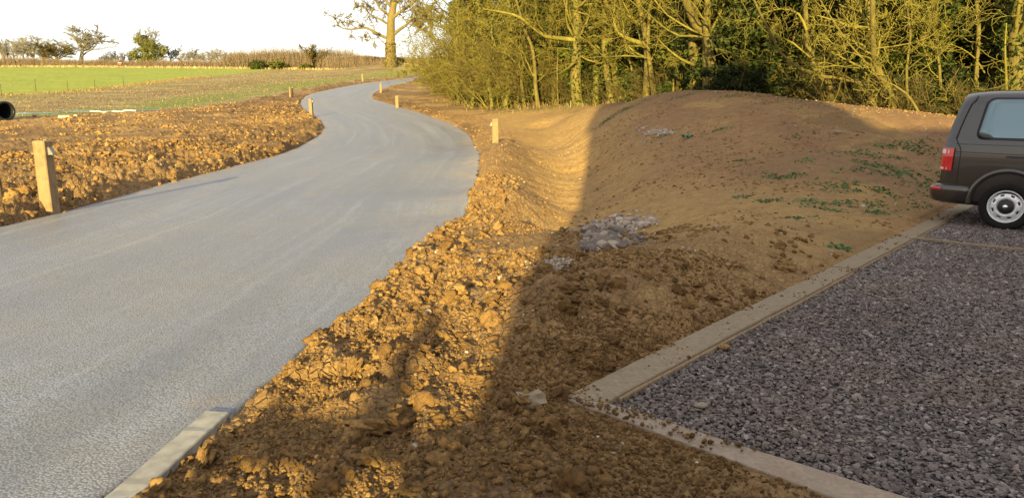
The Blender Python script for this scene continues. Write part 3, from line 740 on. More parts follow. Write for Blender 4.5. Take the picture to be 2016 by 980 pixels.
# ------------------------------------------------------------------ timber edging
def plank(name, o0, i0, o1, i1, z, th, mat, parent=None, seg=24, cham=.006, seed=0, warp=.006):
    r = np.random.default_rng(seed); V = []
    for k in range(seg + 1):
        t = k / seg; a = np.array(o0[:]) * (1 - t) + np.array(o1[:]) * t; b = np.array(i0[:]) * (1 - t) + np.array(i1[:]) * t
        zz = z + warp * math.sin(t * 5 + seed) + r.normal(0, .0012); u = (b - a); L = np.linalg.norm(u); u = u / L; w = r.normal(0, .0015)
        a = a + u * w; pr = [(a, -th), (a, -cham), (a + u * cham, 0), (b - u * cham, 0), (b, -cham), (b, -th)]
        for q, h in pr: V.append((q[0], q[1], zz + h))
    n = 6; Fq_ = []
    for k in range(seg):
        for j in range(n): Fq_.append((k * n + j, k * n + (j + 1) % n, (k + 1) * n + (j + 1) % n, (k + 1) * n + j))
    V = np.array(V); base_pt = V.mean(0) * [1, 1, 0]
    me = np_mesh(name, V - base_pt, [np.array(Fq_), np.array([list(range(n))[::-1], [seg * n + j for j in range(n)]])], False)
    bm = bmesh.new(); bm.from_mesh(me); bmesh.ops.recalc_face_normals(bm, faces=bm.faces); bm.to_mesh(me); bm.free()
    o = link(name, me, mat, parent); o.location = base_pt
    return o
fr = [0.0, .42, .885, 1.9]
def lerp(a, b, t): return a + (b - a) * t
lbl = ['grey timber edging board from the corner along the brown spoil heap', 'long timber edging board with thin facing strip below the mound', 'timber edging board running behind the rear wheel of the van']
for k in range(3):
    t0, t1 = fr[k] + (.0012 if k else 0), fr[k + 1]
    o = plank('edging_board', lerp(c_out, a_out, t0), lerp(c_in, a_in, t0), lerp(c_out, a_out, t1), lerp(c_in, a_in, t1), ZB - (.004 if k == 1 else 0), .12, M['board'], seed=k)
    tag(o, lbl[k], 'edging board', 'timber edging round the chippings')
    if k < 2:
        inn = (c_in - c_out).normalized()
        q0, q1 = lerp(c_in, a_in, t0 + .01), lerp(c_in, a_in, t1 - .01); dv = (a_in - c_in).normalized(); nv = Vector((dv.y, -dv.x, 0))
        st = plank('facing_strip', q0 + nv * .002, q0 + nv * .024, q1 + nv * .002, q1 + nv * .024, ZB - .014, .09, M['post'], seed=20 + k)
        st.location = Vector(st.location) - Vector(o.location); st.parent = o
dvb = (b_in - c_in).normalized()
o = plank('edging_board', c_out + dvb * .004, c_in + dvb * .004, b_far_out, b_far_in, ZB - .006, .12, mat_wood('edging_timber_warm', (.19, .142, .10), (.31, .237, .175), axis=(9, 9, 9), stain=(.2, .13, .08)), seed=9)
o.location.z += .0; tag(o, 'pinkish brown timber edging board along the near side of the chippings', 'edging board', 'timber edging round the chippings')
# concrete smeared board along the tarmac
ZK = .012
k0o, k0i = on_z(403, 809, ZK), on_z(450, 812, ZK); k1o, k1i = on_z(205, 981, ZK), on_z(268, 981, ZK)
o = plank('kerb_board', ext(k0o, k1o, 2.2), ext(k0i, k1i, 2.2), k0o, k0i, ZK + .006, .17, M['kerbboard'], seed=31, warp=.003, seg=40)
tag(o, 'pale grey edging plank with cement smears along the tarmac edge', 'edging board')
# batten lying on the chippings
p0, p1 = on_z(1800, 468, .03), on_z(2030, 491, .03); dv = (p1 - p0).normalized(); nv = Vector((-dv.y, dv.x, 0)) * .045
o = plank('batten', p0 + nv, p0, p1 + nv, p1, .032, .03, M['board'], seed=33); tag(o, 'thin timber batten lying across the chippings before the van', 'batten')

# ------------------------------------------------------------------ wooden marker posts
def post_mesh(w, h, dig=.25, seed=0):
    r = random.Random(seed); bm = bmesh.new(); hw = w / 2; c = w * .07
    rings = []
    for z, s in ((-dig, 1.02), (0, 1.01), (h * .25, 1.0), (h * .5, .995), (h * .75, .99), (h - c * 1.2, .985), (h, .86)):
        ring = []
        for sx, sy in ((-1, -1), (1, -1), (1, 1), (-1, 1)):
            for a, b in (((1 - .14), 1), (1, (1 - .14))) if sx * sy < 0 else ((1, (1 - .14)), ((1 - .14), 1)):
                ring.append(bm.verts.new((sx * hw * s * a + r.uniform(-.002, .002), sy * hw * s * b + r.uniform(-.002, .002), z + (r.uniform(-.004, .004) if z > 0 else 0))))
        # order around
        ring.sort(key=lambda v: math.atan2(v.co.y, v.co.x)); rings.append(ring)
    for a, b in zip(rings[:-1], rings[1:]):
        for j in range(8): bm.faces.new((a[j], a[(j + 1) % 8], b[(j + 1) % 8], b[j]))
    bm.faces.new(rings[-1]); bm.faces.new(rings[0][::-1]); bmesh.ops.recalc_face_normals(bm, faces=bm.faces)
    return bm_mesh('post', bm)
def hood_mesh(w, h, d):
    """wedge shaped lamp hood: flat back on the post, front sloping out towards the bottom"""
    bm = bmesh.new(); pts = [(0, h), (d * .25, h), (d, h * .12), (d, 0), (0, 0)]
    A = [bm.verts.new((-w / 2, -y, z)) for y, z in pts]; B = [bm.verts.new((w / 2, -y, z)) for y, z in pts]
    bm.faces.new(A); bm.faces.new(B[::-1])
    for j in range(5): bm.faces.new((A[j], B[j], B[(j + 1) % 5], A[(j + 1) % 5]))
    bmesh.ops.recalc_face_normals(bm, faces=bm.faces); bmesh.ops.bevel(bm, geom=bm.edges[:], offset=.004, segments=1, affect='EDGES')
    return bm_mesh('lamp_hood', bm)
M['hole'] = mat_plain('dark_hole', (.03, .02, .012), .9)
POSTS = [  # base x, base y, top y, width, rz, hood side, label
    (99, 411, 277, .205, -6, 'E', 'nearest thick wooden post with grey lamp hood, left of the tarmac'),
    (613, 226, 195, .20, -6, 'E', 'wooden post on the left inside of the bend with dark hood'),
    (714, 161, 146, .20, 5, None, 'wooden post left of the road, backed by the pale dry field'),
    (750, 183, 163.5, .20, 4, None, 'small wooden post on the right verge where the road turns'),
    (782, 215, 189, .22, 6, None, 'wooden post on the right verge beside the smooth clay hollow'),
    (975, 281, 234, .20, 10, 'W', 'wooden post on the clay bank with lamp hood facing the road'),
]
for i, (bx, by, ty, w, rz, hood, lb) in enumerate(POSTS):
    p = hitg(bx, by); top = at(bx, ty, p.y); h = top.z - p.z
    t = thing('marker_post', lb, 'post', (p.x, p.y, p.z), math.radians(rz), 'wooden posts along the road')
    t.rotation_euler = (random.uniform(-.02, .02), random.uniform(-.015, .015), math.radians(rz))
    link('post', post_mesh(w, h, .3, i), M['post'], t)
    if hood:
        ho = link('lamp_hood', hood_mesh(.095, .125, .085), M['steelgrey'], t)
        ho.location = (w * .49, .01, h * .79) if hood == 'E' else (-w * .49, .01, h * .70)
        ho.rotation_euler = (0, 0, math.pi / 2 if hood == 'E' else -math.pi / 2)
    print('post', [round(v, 2) for v in p], round(h, 2))
for bx, lb in ((571.5, 'left one of two thin stakes standing together at the dirt edge'), (576.5, 'right one of two thin stakes standing together at the dirt edge')):
    p = hitg(bx, 191.5); h = at(bx, 172, p.y).z - p.z
    o = link('stake', post_mesh(.13, h, .3, 5), M['post']); o.location = p; tag(o, lb, 'stake', 'pair of thin stakes')
p = hitg(840, 146.5); h = at(840, 118, p.y).z - p.z
t = thing('sign_post', 'tall pale post with a small crosspiece at the far bend', 'sign post', p, .1)
link('post', post_mesh(.30, h * .82, .3, 8), M['post'], t)
bm = bmesh.new(); bmesh.ops.create_cube(bm, size=1, matrix=Matrix.Translation((0, 0, h * .96)) @ Matrix.Diagonal((.55, .12, .10, 1))); bmesh.ops.create_cube(bm, size=1, matrix=Matrix.Translation((0, 0, h * .88)) @ Matrix.Diagonal((.12, .1, .16 * h, 1)))
bmesh.ops.bevel(bm, geom=bm.edges[:], offset=.015, segments=1, affect='EDGES'); link('crosspiece', bm_mesh('crosspiece', bm), M['steelgrey'], t)
p2 = hitg(836, 146); bm = bmesh.new(); bmesh.ops.create_cube(bm, size=1, matrix=Matrix.Diagonal((.35, .3, .6, 1)) @ Matrix.Translation((0, 0, .5))); bmesh.ops.bevel(bm, geom=bm.edges[:], offset=.05, segments=2, affect='EDGES')
o = link('marker_box', bm_mesh('marker_box', bm), M['hole']); o.location = p2; tag(o, 'small dark box on the ground left of the tall pale post', 'box')

# thin fence stakes in the green crop
def tube(pts, rads, k=6):
    pts = np.asarray(pts, float); rads = np.asarray(rads, float); n = len(pts)
    tg = np.gradient(pts, axis=0); tg /= np.linalg.norm(tg, axis=1, keepdims=True) + 1e-9
    ref = np.where(np.abs(tg[:, 2:3]) > .9, [[1., 0, 0]], [[0, 0, 1.]]); a = np.cross(tg, ref); a /= np.linalg.norm(a, axis=1, keepdims=True) + 1e-9; b = np.cross(tg, a)
    th = np.linspace(0, 2 * np.pi, k, endpoint=False)
    V = pts[:, None] + rads[:, None, None] * (np.cos(th)[None, :, None] * a[:, None] + np.sin(th)[None, :, None] * b[:, None])
    I = np.arange(n * k).reshape(n, k); Fq_ = np.stack([I[:-1], np.roll(I, -1, 1)[:-1], np.roll(I, -1, 1)[1:], I[1:]], -1).reshape(-1, 4)
    return V.reshape(-1, 3), Fq_
for q, (bx, by, ty, lb) in enumerate([(3, 188, 166, 'fence stake at the far left edge of the green crop'), (71.5, 184, 157.5, 'tallest thin fence stake standing in the green crop'), (134, 180, 158, 'thin fence stake in the crop, middle one of the row'), (187, 172, 157.5, 'faint short fence stake in the green crop'), (244, 171, 153, 'rightmost thin fence stake in the green crop')]):
    p = hitg(bx, by); h = at(bx, ty, p.y).z - p.z
    t = thing('fence_stake', lb, 'stake', p, q, 'thin fence stakes in the crop')
    V, Fq_ = tube([(0, 0, -.2), (0.01, 0, h * .5), (0, 0, h)], [.022, .02, .018]); link('rod', np_mesh('rod', V, Fq_, True), M['hole'], t)
    V, Fq_ = tube([(-.06, 0, h * .97), (.06, 0, h * .99)], [.02, .02]); link('insulator', np_mesh('insulator', V, Fq_, True), M['blackplastic'], t)

# ------------------------------------------------------------------ drainage pipe, offcuts, blue water pipe
p = hitg(14, 237.5); rad_p = 18.8 * p.y / FPX; axis = Vector((-1, .42, 0)).normalized()
def lathe_mesh(name, prof, k=32):
    """prof: list of (s along x axis, radius)"""
    V = []; 
    for s_, r_ in prof:
        for a in np.linspace(0, 2 * np.pi, k, endpoint=False): V.append((s_, r_ * math.cos(a), r_ * math.sin(a)))
    n = len(prof); I = np.arange(n * k).reshape(n, k); Fq_ = np.stack([I[:-1], I[1:], np.roll(I, -1, 1)[1:], np.roll(I, -1, 1)[:-1]], -1).reshape(-1, 4)
    return np_mesh(name, V, Fq_, True)
prof = [(2.9, rad_p * .80), (.02, rad_p * .80), (0, rad_p * .82), (0, rad_p * .99)]
for k in range(26):
    s0 = .02 + k * .11; prof += [(s0, rad_p), (s0 + .055, rad_p), (s0 + .065, rad_p * .93), (s0 + .10, rad_p * .93)]
prof += [(2.9, rad_p * .93), (2.9, rad_p * .80)]
t = thing('drainage_pipe', 'black ribbed drainage pipe with dark open end at the left edge', 'pipe', (p.x, p.y, p.z + rad_p * .95), math.atan2(axis.y, axis.x))
link('pipe_wall', lathe_mesh('pipe_wall', prof), M['blackplastic'], t)
M['offcut'] = mat_wood('pale_offcut', (.62, .50, .26), (.80, .70, .42))
def offcut(px, py, L, hgt, rz, lb):
    p = hitg(px, py); bm = bmesh.new(); bmesh.ops.create_cube(bm, size=1, matrix=Matrix.Diagonal((L, hgt * 1.1, hgt, 1)) @ Matrix.Translation((0, 0, .4)))
    bmesh.ops.bevel(bm, geom=bm.edges[:], offset=hgt * .06, segments=1, affect='EDGES')
    for v in bm.verts: v.co.z += .06 * hgt * math.sin(v.co.x * 5)
    o = link('timber_offcut', bm_mesh('timber_offcut', bm), M['offcut']); o.location = p; o.rotation_euler = (0, .03, rz); tag(o, lb, 'timber offcut', 'sawn timber offcuts on the dirt')
offcut(127, 232.5, .60, .15, .08, 'pale yellow timber block lying on the dirt, the larger offcut')
offcut(149, 229, .20, .09, -.3, 'small pale timber piece just right of the yellow block')
def ground_path(pts, n, lift):
    q = resample(np.array([xy(hitg(*a)) for a in pts]), n); return np.stack([q[:, 0], q[:, 1], ground_z(q[:, 0], q[:, 1]) + lift], 1)
t = thing('water_pipe', 'thin blue water pipe with white lengths lying along the grass edge', 'pipe', (0, 0, 0))
V, Fq_ = tube(ground_path([(24, 225.5), (60, 225), (100, 224), (140, 222.5), (178, 221)], 60, .05), np.full(60, .024)); link('blue_length', np_mesh('blue_length', V, Fq_, True), M['bluepipe'], t)
V, Fq_ = tube(ground_path([(178, 221), (196, 221.5), (206, 223), (222, 221.5), (244, 220), (268, 220)], 60, .06), np.full(60, .04)); link('white_length', np_mesh('white_length', V, Fq_, True), M['whitepipe'], t)
V, Fq_ = tube(ground_path([(268, 220), (290, 219), (313, 218.3)], 30, .05), np.full(30, .03)); link('blue_length', np_mesh('blue_length', V, Fq_, True), M['bluepipe'], t)
# torn green plastic on the mound
M['greenplastic'] = mat_plain('green_plastic', (.02, .22, .12), .35, var=.4)
p = hitg(1353, 273); bm = bmesh.new(); bmesh.ops.create_grid(bm, x_segments=8, y_segments=4, size=1)
for v in bm.verts:
    x_, y_ = v.co.x, v.co.y; v.co = (x_ * .14, y_ * .07, .05 + .03 * math.sin(5 * x_ + 2 * y_) + .03 * (1 - y_ * y_) + .02 * math.cos(7 * y_ + x_))
bmesh.ops.solidify(bm, geom=bm.faces[:], thickness=.006); o = link('plastic_scrap', bm_mesh('plastic_scrap', bm, True), M['greenplastic']); o.location = p; o.rotation_euler = (0, 0, .5)
tag(o, 'crumpled scrap of shiny green plastic lying on the mound', 'scrap')

# ------------------------------------------------------------------ weeds and dry stalks (ground cover)
def blades(name, bases, heights, widths, lean, mat, tint, rng, bend=.5):
    n = len(bases); az = rng.random(n) * 2 * np.pi; d = np.stack([np.cos(az), np.sin(az), 0 * az], 1); sx = np.stack([-np.sin(az), np.cos(az), 0 * az], 1)
    ln = lean * (rng.random(n) + .2); h = heights
    p0 = bases; p1 = p0 + d * (ln * h * .35)[:, None] + np.array([0, 0, 1]) * (h * .6)[:, None]; p2 = p0 + d * (ln * h)[:, None] + np.array([0, 0, 1]) * (h * (1 - bend * ln * .6))[:, None]
    w = widths[:, None]
    V = np.stack([p0 - sx * w * .5, p0 + sx * w * .5, p1 + sx * w * .45, p1 - sx * w * .45, p2], 1)
    I = (np.arange(n) * 5)[:, None]
    me = np_mesh(name, V.reshape(-1, 3), [I + np.array([[0, 1, 2, 3]]), I + np.array([[3, 2, 4]])], False, dict(tint=np.repeat(tint, 5)))
    return link(name, me, mat)
M['drygrass'] = mat_leaf('withered_stalk', [(.2, (.14, .095, .04)), (.5, (.24, .17, .075)), (.8, (.36, .27, .13))], trans=.1)
rng = np.random.default_rng(21); B = []
patches = [(1212, 226, .55), (1196, 238, .5), (1224, 217, .6), (1240, 212, .6), (1600, 316, .30), (1550, 348, .28), (1535, 345, .25), (1745, 330, .5), (1775, 345, .5), (1810, 352, .4), (1725, 326, .35), (1700, 370, .5), (1735, 374, .5), (1665, 372, .45), (1575, 271, .5), (1475, 387, .18), (1515, 395, .16), (1600, 398, .3), (1650, 402, .3), (1620, 412, .25), (1562, 428, .22), (1660, 487, .16), (1670, 495, .12), (1800, 282, .5), (1770, 290, .5), (1680, 300, .4), (1830, 300, .5), (1845, 345, .4), (1700, 335, .3), (1625, 340, .2), (1340, 192, .5), (1460, 190, .6), (1590, 212, .4), (1530, 200, .5), (1310, 265, .3), (1362, 267, .25), (880, 203, .7), (1075, 215, .9), (1110, 215, .8), (1005, 220, .7), (1465, 315, .2), (1420, 255, .2), (1780, 405, .3), (1730, 420, .25), (1760, 310, .6), (1820, 365, .5), (1790, 375, .4), (1690, 395, .4)]
H_, W_, TT = [], [], []
for px, py, rr in patches:
    p = hitg(px, py); n = int(260 * rr) + 20
    q = rng.normal(0, rr * .5, (n, 2)) * np.array([1.5, .8]); xs = p.x + q[:, 0]; ys = p.y + q[:, 1]
    kk = (fbm(xs, ys, 3.0, 2, 77) > .42) & (park_sd(xs, ys) > .1) & (road_sd(xs, ys) > .2); xs, ys = xs[kk], ys[kk]
    B.append(np.stack([xs, ys, ground_z(xs, ys) - .01], 1)); H_.append(rng.uniform(.02, .055, len(xs))); W_.append(rng.uniform(.025, .055, len(xs))); TT.append(np.clip(rng.random(len(xs)) * .7 + rng.random() * .4, 0, 1))
tag(blades('weeds', np.concatenate(B), np.concatenate(H_), np.concatenate(W_), 1.3, M['weed'], np.concatenate(TT), rng), 'low green weeds sprouting in patches on the mound', 'weeds', kind='stuff')
B, H_, W_ = [], [], []
def strip(pts, n, spread, h0, h1, w0, w1):
    q = resample(np.array(pts, float), 300); i = rng.integers(0, 300, n); x = q[i, 0] + rng.normal(0, spread, n); y = q[i, 1] + rng.normal(0, spread, n)
    B.append(np.stack([x, y, ground_z(x, y) - .02], 1)); H_.append(rng.uniform(h0, h1, n)); W_.append(rng.uniform(w0, w1, n))
wood_edge = [xy(at(px, 200, Y)) for px, Y in [(905, 62), (950, 53), (1000, 46), (1060, 43), (1120, 41.5), (1200, 40), (1290, 37)]]
strip(wood_edge, 1300, 1.2, .08, .5, .012, .03)
tag(blades('withered_stalks', np.concatenate(B), np.concatenate(H_), np.concatenate(W_), .9, M['drygrass'], rng.random(len(np.concatenate(H_))), rng), 'brown withered stalks at the foot of the wood', 'dry grass', kind='stuff')
B, H_, W_ = [], [], []
crop_edge = [xy(p) for p in crop_b]; strip(crop_edge, 6000, .8, .06, .26, .02, .05)
tag(blades('dry_stalks', np.concatenate(B), np.concatenate(H_), np.concatenate(W_), .5, M['drygrass'], rng.random(len(np.concatenate(H_))), rng), 'dry straw coloured stalks along the edge of the green crop', 'dry grass', kind='stuff')
# rough grass blades over the fallow strip
n = 60000; x = rng.uniform(-75, -8, n); y = rng.uniform(38, 150, n); k = (soil_sd(x, y) > .3) & (crop_sd(x, y) > .5) & (x / y > -.78); x, y = x[k], y[k]
tag(blades('fallow_grass', np.stack([x, y, ground_z(x, y) - .02], 1), rng.uniform(.05, .16, len(x)), rng.uniform(.03, .07, len(x)), 1.3, M['drygrass'], rng.random(len(x)) * .9, rng), 'tufts of withered grass on the fallow strip left of the road', 'grass', kind='stuff')
# ------------------------------------------------------------------ parked van (rear quarter in view)
M['paint'] = mat_plain('brown_metallic_paint', (.045, .039, .038), .28, .5, coat=1.0)
M['trim'] = mat_plain('dark_trim', (.012, .012, .013), .5)
M['rubber'] = mat_plain('tyre_rubber', (.016, .015, .014), .85, spec=.2, var=.4, sc=25)
M['rim'] = mat_plain('silver_rim', (.70, .71, .72), .42, .5)
M['chrome'] = mat_plain('chrome', (.75, .76, .78), .12, 1.0)
M['glass'] = mat_plain('tinted_glass', (.15, .215, .245), .12, .6, coat=.5)
M['redlens'] = mat_plain('red_lens', (.55, .012, .015), .12, coat=1.0); M['clearlens'] = mat_plain('clear_lens', (.75, .55, .55), .1, coat=1.0)

VAN_YAW = math.radians(-43.0)
wp = on_z(1974, 452, 0.0)
R2 = Matrix.Rotation(VAN_YAW, 4, 'Z'); WX, WY = .87, -.955
base_v = wp - R2 @ Vector((WX, WY + .02, 0))
van = thing('parked_van', 'brown metallic van parked on purple chippings, its rear quarter in view', 'van', (base_v.x, base_v.y, 0.0), VAN_YAW)
van.rotation_euler = (0, math.radians(.6), VAN_YAW)

SEC = [(0, .34), (.45, .34), (.80, .36), (.915, .43), (.945, .60), (.957, .85), (.957, 1.05), (.950, 1.20), (.940, 1.285), (.933, 1.30), (.915, 1.45), (.885, 1.62), (.845, 1.79), (.80, 1.885), (.72, 1.945), (.55, 1.975), (.28, 1.985), (0, 1.988)]
def rear_lean(z): return 0.0 if z < .62 else .02 * (z - .62) / .6 if z < 1.22 else .02 + .19 * ((z - 1.22) / .76) ** 1.2
def front_lean(z): return 0.0 if z < .55 else .10 * (z - .55) / .5 if z < 1.05 else .10 + 1.15 * ((z - 1.05) / .93)
LEN = 4.78
def side_y(z):
    zs = [s[1] for s in SEC[3:15]]; ys = [s[0] for s in SEC[3:15]]; return float(np.interp(z, zs, ys))
def body_pt(xs, y, z):
    """xs 0..1 along length; returns x"""
    a = rear_lean(z) * max(0, 1 - xs / .25); b = front_lean(z) * max(0, (xs - .72) / .28)
    return xs * LEN + a - b
def loft():
    xs_list = [0, .004, .012, .03, .06, .1, .15, .2, .25, .3, .4, .5, .6, .7, .76, .82, .88, .94, .975, .99, 1.0]
    V = []
    for xs in xs_list:
        e = min(xs, 1 - xs); f = 1 - .085 * (1 - min(1, e / .05)) ** 2.2; zr = 1 - .018 * (1 - min(1, xs / .12)) ** 2
        half = [(y * f, .34 + (z - .34) * (zr if z > 1.7 else 1)) for y, z in SEC]
        ring = [(body_pt(xs, y, z), -y, z) for y, z in half] + [(body_pt(xs, y, z), y, z) for y, z in half[-2:0:-1]]
        V += ring
    k = len(SEC) * 2 - 2; n = len(xs_list); I = np.arange(n * k).reshape(n, k)
    Fq_ = np.stack([I[:-1], I[1:], np.roll(I, -1, 1)[1:], np.roll(I, -1, 1)[:-1]], -1).reshape(-1, 4)
    me = np_mesh('body', V, [Fq_], True)
    bm = bmesh.new(); bm.from_mesh(me); bm.verts.ensure_lookup_table()
    for rr_ in (0, n - 1):     # caps as quad strips between the two halves
        ids = [int(v) for v in I[rr_]]; hn = len(SEC)
        left = ids[:hn]; right = [ids[0]] + ids[:hn - 1:-1] + [ids[hn - 1]]
        for j in range(hn - 1):
            q = []
            for v in (left[j], left[j + 1], right[j + 1], right[j]):
                if v not in q: q.append(v)
            bm.faces.new([bm.verts[v] for v in q])
    bmesh.ops.recalc_face_normals(bm, faces=bm.faces); bm.to_mesh(me); bm.free()
    me.polygons.foreach_set('use_smooth', np.ones(len(me.polygons), bool))
    return me
def cyl_bm(bm, x, z, r, y0, y1, k=40):
    A = [bm.verts.new((x + r * math.cos(a), y0, z + r * math.sin(a))) for a in np.linspace(0, 2 * math.pi, k, endpoint=False)]
    B = [bm.verts.new((v.co.x, y1, v.co.z)) for v in A]; bm.faces.new(A); bm.faces.new(B[::-1])
    for j in range(k): bm.faces.new((A[j], B[j], B[(j + 1) % k], A[(j + 1) % k]))
WZ, WR, WX2 = .338, .338, WX + 3.0
bm = bmesh.new()
for xx in (WX, WX2):
    cyl_bm(bm, xx, WZ + .08, .43, -1.2, -.60); cyl_bm(bm, xx, WZ + .08, .43, .60, 1.2)
bmesh.ops.recalc_face_normals(bm, faces=bm.faces); cut = bpy.data.objects.new('cutter', bm_mesh('cutter', bm)); COL.objects.link(cut)
body = link('body', loft(), M['paint'], van)
md = body.modifiers.new('arches', 'BOOLEAN'); md.object = cut; md.operation = 'DIFFERENCE'; md.solver = 'EXACT'
bpy.context.view_layer.update(); dg = bpy.context.evaluated_depsgraph_get(); me2 = bpy.data.meshes.new_from_object(body.evaluated_get(dg))
body.modifiers.clear(); body.data = me2; bpy.data.objects.remove(cut)
if len(me2.materials) < 1: me2.materials.append(M['paint'])
try: me2.set_sharp_from_angle(angle=math.radians(40))
except Exception as e: print(e)

def side_panel(name, outline, off, mat, depth=.02, n=10, parent=van, side=-1, sub=5):
    """polygon in (x,z) wrapped onto the van side, standing off by `off`; outline goes round"""
    bm = bmesh.new(); vs = [bm.verts.new((x, 0, z)) for x, z in outline]; f = bm.faces.new(vs)
    r = bmesh.ops.extrude_face_region(bm, geom=[f]); top = [v for v in r['geom'] if isinstance(v, bmesh.types.BMVert)]
    for v in bm.verts:
        d = off if v in top else off - depth
        v.co.y = side * (side_y(v.co.z) + d)
    bmesh.ops.recalc_face_normals(bm, faces=bm.faces)
    return link(name, bm_mesh(name, bm), mat, parent)
def rrect(x0, x1, z0, z1, r, lean0=0.0, n=5):
    pts = []
    for cx, cz, a0 in ((x1 - r, z0 + r, -90), (x1 - r, z1 - r, 0), (x0 + r, z1 - r, 90), (x0 + r, z0 + r, 180)):
        for k in range(n + 1):
            a = math.radians(a0 + 90 * k / n); pts.append((cx + r * math.cos(a), cz + r * math.sin(a)))
    return [(x + lean0 * max(0, (x1 - x)) / (x1 - x0) * (z - z0) / (z1 - z0), z) for x, z in pts]
def side_sheet(name, x0, x1, z0, z1, r, lean, off, mat, parent, side, th):
    V = []; zs = sorted(set([z0 + r * (1 - math.cos(a)) for a in np.linspace(0, math.pi / 2, 6)] + list(np.linspace(z0 + r, z1 - r, 9)) + [z1 - r * (1 - math.cos(a)) for a in np.linspace(0, math.pi / 2, 6)]))
    for z in zs:
        dz = min(z - z0, z1 - z); dx = r - math.sqrt(max(0, r * r - (r - dz) ** 2)) if dz < r else 0
        a = x0 + dx + lean * (z - z0) / (z1 - z0); b = x1 - dx
        for t in np.linspace(0, 1, 8): V.append((a + (b - a) * t, side * (side_y(z) + off), z))
    I = np.arange(len(V)).reshape(-1, 8); Fq_ = np.stack([I[:-1, :-1], I[:-1, 1:], I[1:, 1:], I[1:, :-1]], -1).reshape(-1, 4)
    if side > 0: Fq_ = Fq_[:, ::-1]
    o = link(name, np_mesh(name, V, Fq_, True), mat, parent); md = o.modifiers.new('thickness', 'SOLIDIFY'); md.thickness = th; md.offset = -1
    return o
wins = [(.43, 1.68, 'rear_side_window'), (1.80, 2.95, 'middle_side_window'), (3.06, 3.72, 'front_door_window')]
for sd in (-1, 1):
    for x0, x1, nm in wins:
        fr_ = side_sheet('side_window', x0 - .035, x1 + .03, 1.325 - .028, 1.855 + .018, .10, .08, .008, M['trim'], van, sd, .012)
        side_sheet('pane', x0, x1, 1.325, 1.845, .08, .08, .0125, M['glass'], fr_, sd, .003)
def curve_strip(name, pts, w, off, mat, parent=van):
    """thin strip following (x,z) points on the near side"""
    bm = bmesh.new(); prev = None
    for i, (x, z) in enumerate(pts):
        a = pts[max(i - 1, 0)]; b = pts[min(i + 1, len(pts) - 1)]; dx, dz = b[0] - a[0], b[1] - a[1]; L = math.hypot(dx, dz); nx, nz = -dz / L * w / 2, dx / L * w / 2
        q = []
        for s_, o_ in ((-1, -.004), (-1, off), (1, off), (1, -.004)):
            zz = z + s_ * nz; q.append(bm.verts.new((x + s_ * nx, -(side_y(zz) + o_), zz)))
        if prev:
            for j in range(3): bm.faces.new((prev[j], prev[j + 1], q[j + 1], q[j]))
        prev = q
    bmesh.ops.recalc_face_normals(bm, faces=bm.faces); return link(name, bm_mesh(name, bm), mat, parent)
curve_strip('door_seam', [(.17, 1.225), (.6, 1.225), (1.4, 1.225), (3.7, 1.225)], .007, .0015, M['trim'])
curve_strip('body_crease', [(.16, 1.115), (.6, 1.11), (1.3, 1.105), (3.7, 1.10)], .010, .002, M['trim'])
curve_strip('body_crease', [(.16, 1.085), (.6, 1.08), (.8, 1.08)], .006, .0015, M['trim'])
curve_strip('door_rail', [(.80, 1.073), (1.4, 1.07), (2.3, 1.07)], .030, .008, M['trim'])
curve_strip('hatch_seam', [(body_pt(0, 0, z) + .13 + (.03 if z > 1.8 else 0) + (.10 if z < 1.15 else .10 * max(0, (1.3 - z) / .15) if z < 1.3 else 0), z) for z in np.linspace(.64, 1.90, 22)], .011, .002, M['trim'])
curve_strip('sill_seam', [(.16, .615), (.5, .612)], .012, .002, M['trim'])
curve_strip('door_seam', [(1.73, 1.9 - .04 * 0), (1.735, 1.3), (1.74, .9), (1.745, .5)], .008, .0015, M['trim'])
# arch flares
for xx in (WX, WX2):
    V = []; prof_ = [(.425, .93), (.428, .972), (.47, .978), (.495, .966), (.50, .935)]
    angs = np.radians(np.linspace(-2, 182, 40))
    for a in angs:
        for r_, y_ in prof_: V.append((xx + r_ * math.cos(a), -y_, WZ + .08 + r_ * math.sin(a)))
    k = len(prof_); I = np.arange(len(angs) * k).reshape(-1, k); Fq_ = np.stack([I[:-1, :-1], I[:-1, 1:], I[1:, 1:], I[1:, :-1]], -1).reshape(-1, 4)
    link('arch_flare', np_mesh('arch_flare', V, Fq_[:, ::-1], True), M['paint'], van)
    # inner liner
    V = []
    for a in angs:
        for y_ in (-.93, -.55): V.append((xx + .424 * math.cos(a), y_, WZ + .08 + .424 * math.sin(a)))
    V += [(xx, -.56, WZ)]; n_ = len(angs); I = np.arange(n_ * 2).reshape(-1, 2)
    Fq_ = np.stack([I[:-1, 0], I[:-1, 1], I[1:, 1], I[1:, 0]], -1); F3 = np.stack([I[:-1, 1], I[1:, 1], np.full(n_ - 1, n_ * 2)], -1)
    link('arch_liner', np_mesh('arch_liner', V, [Fq_, F3], True), M['trim'], van)
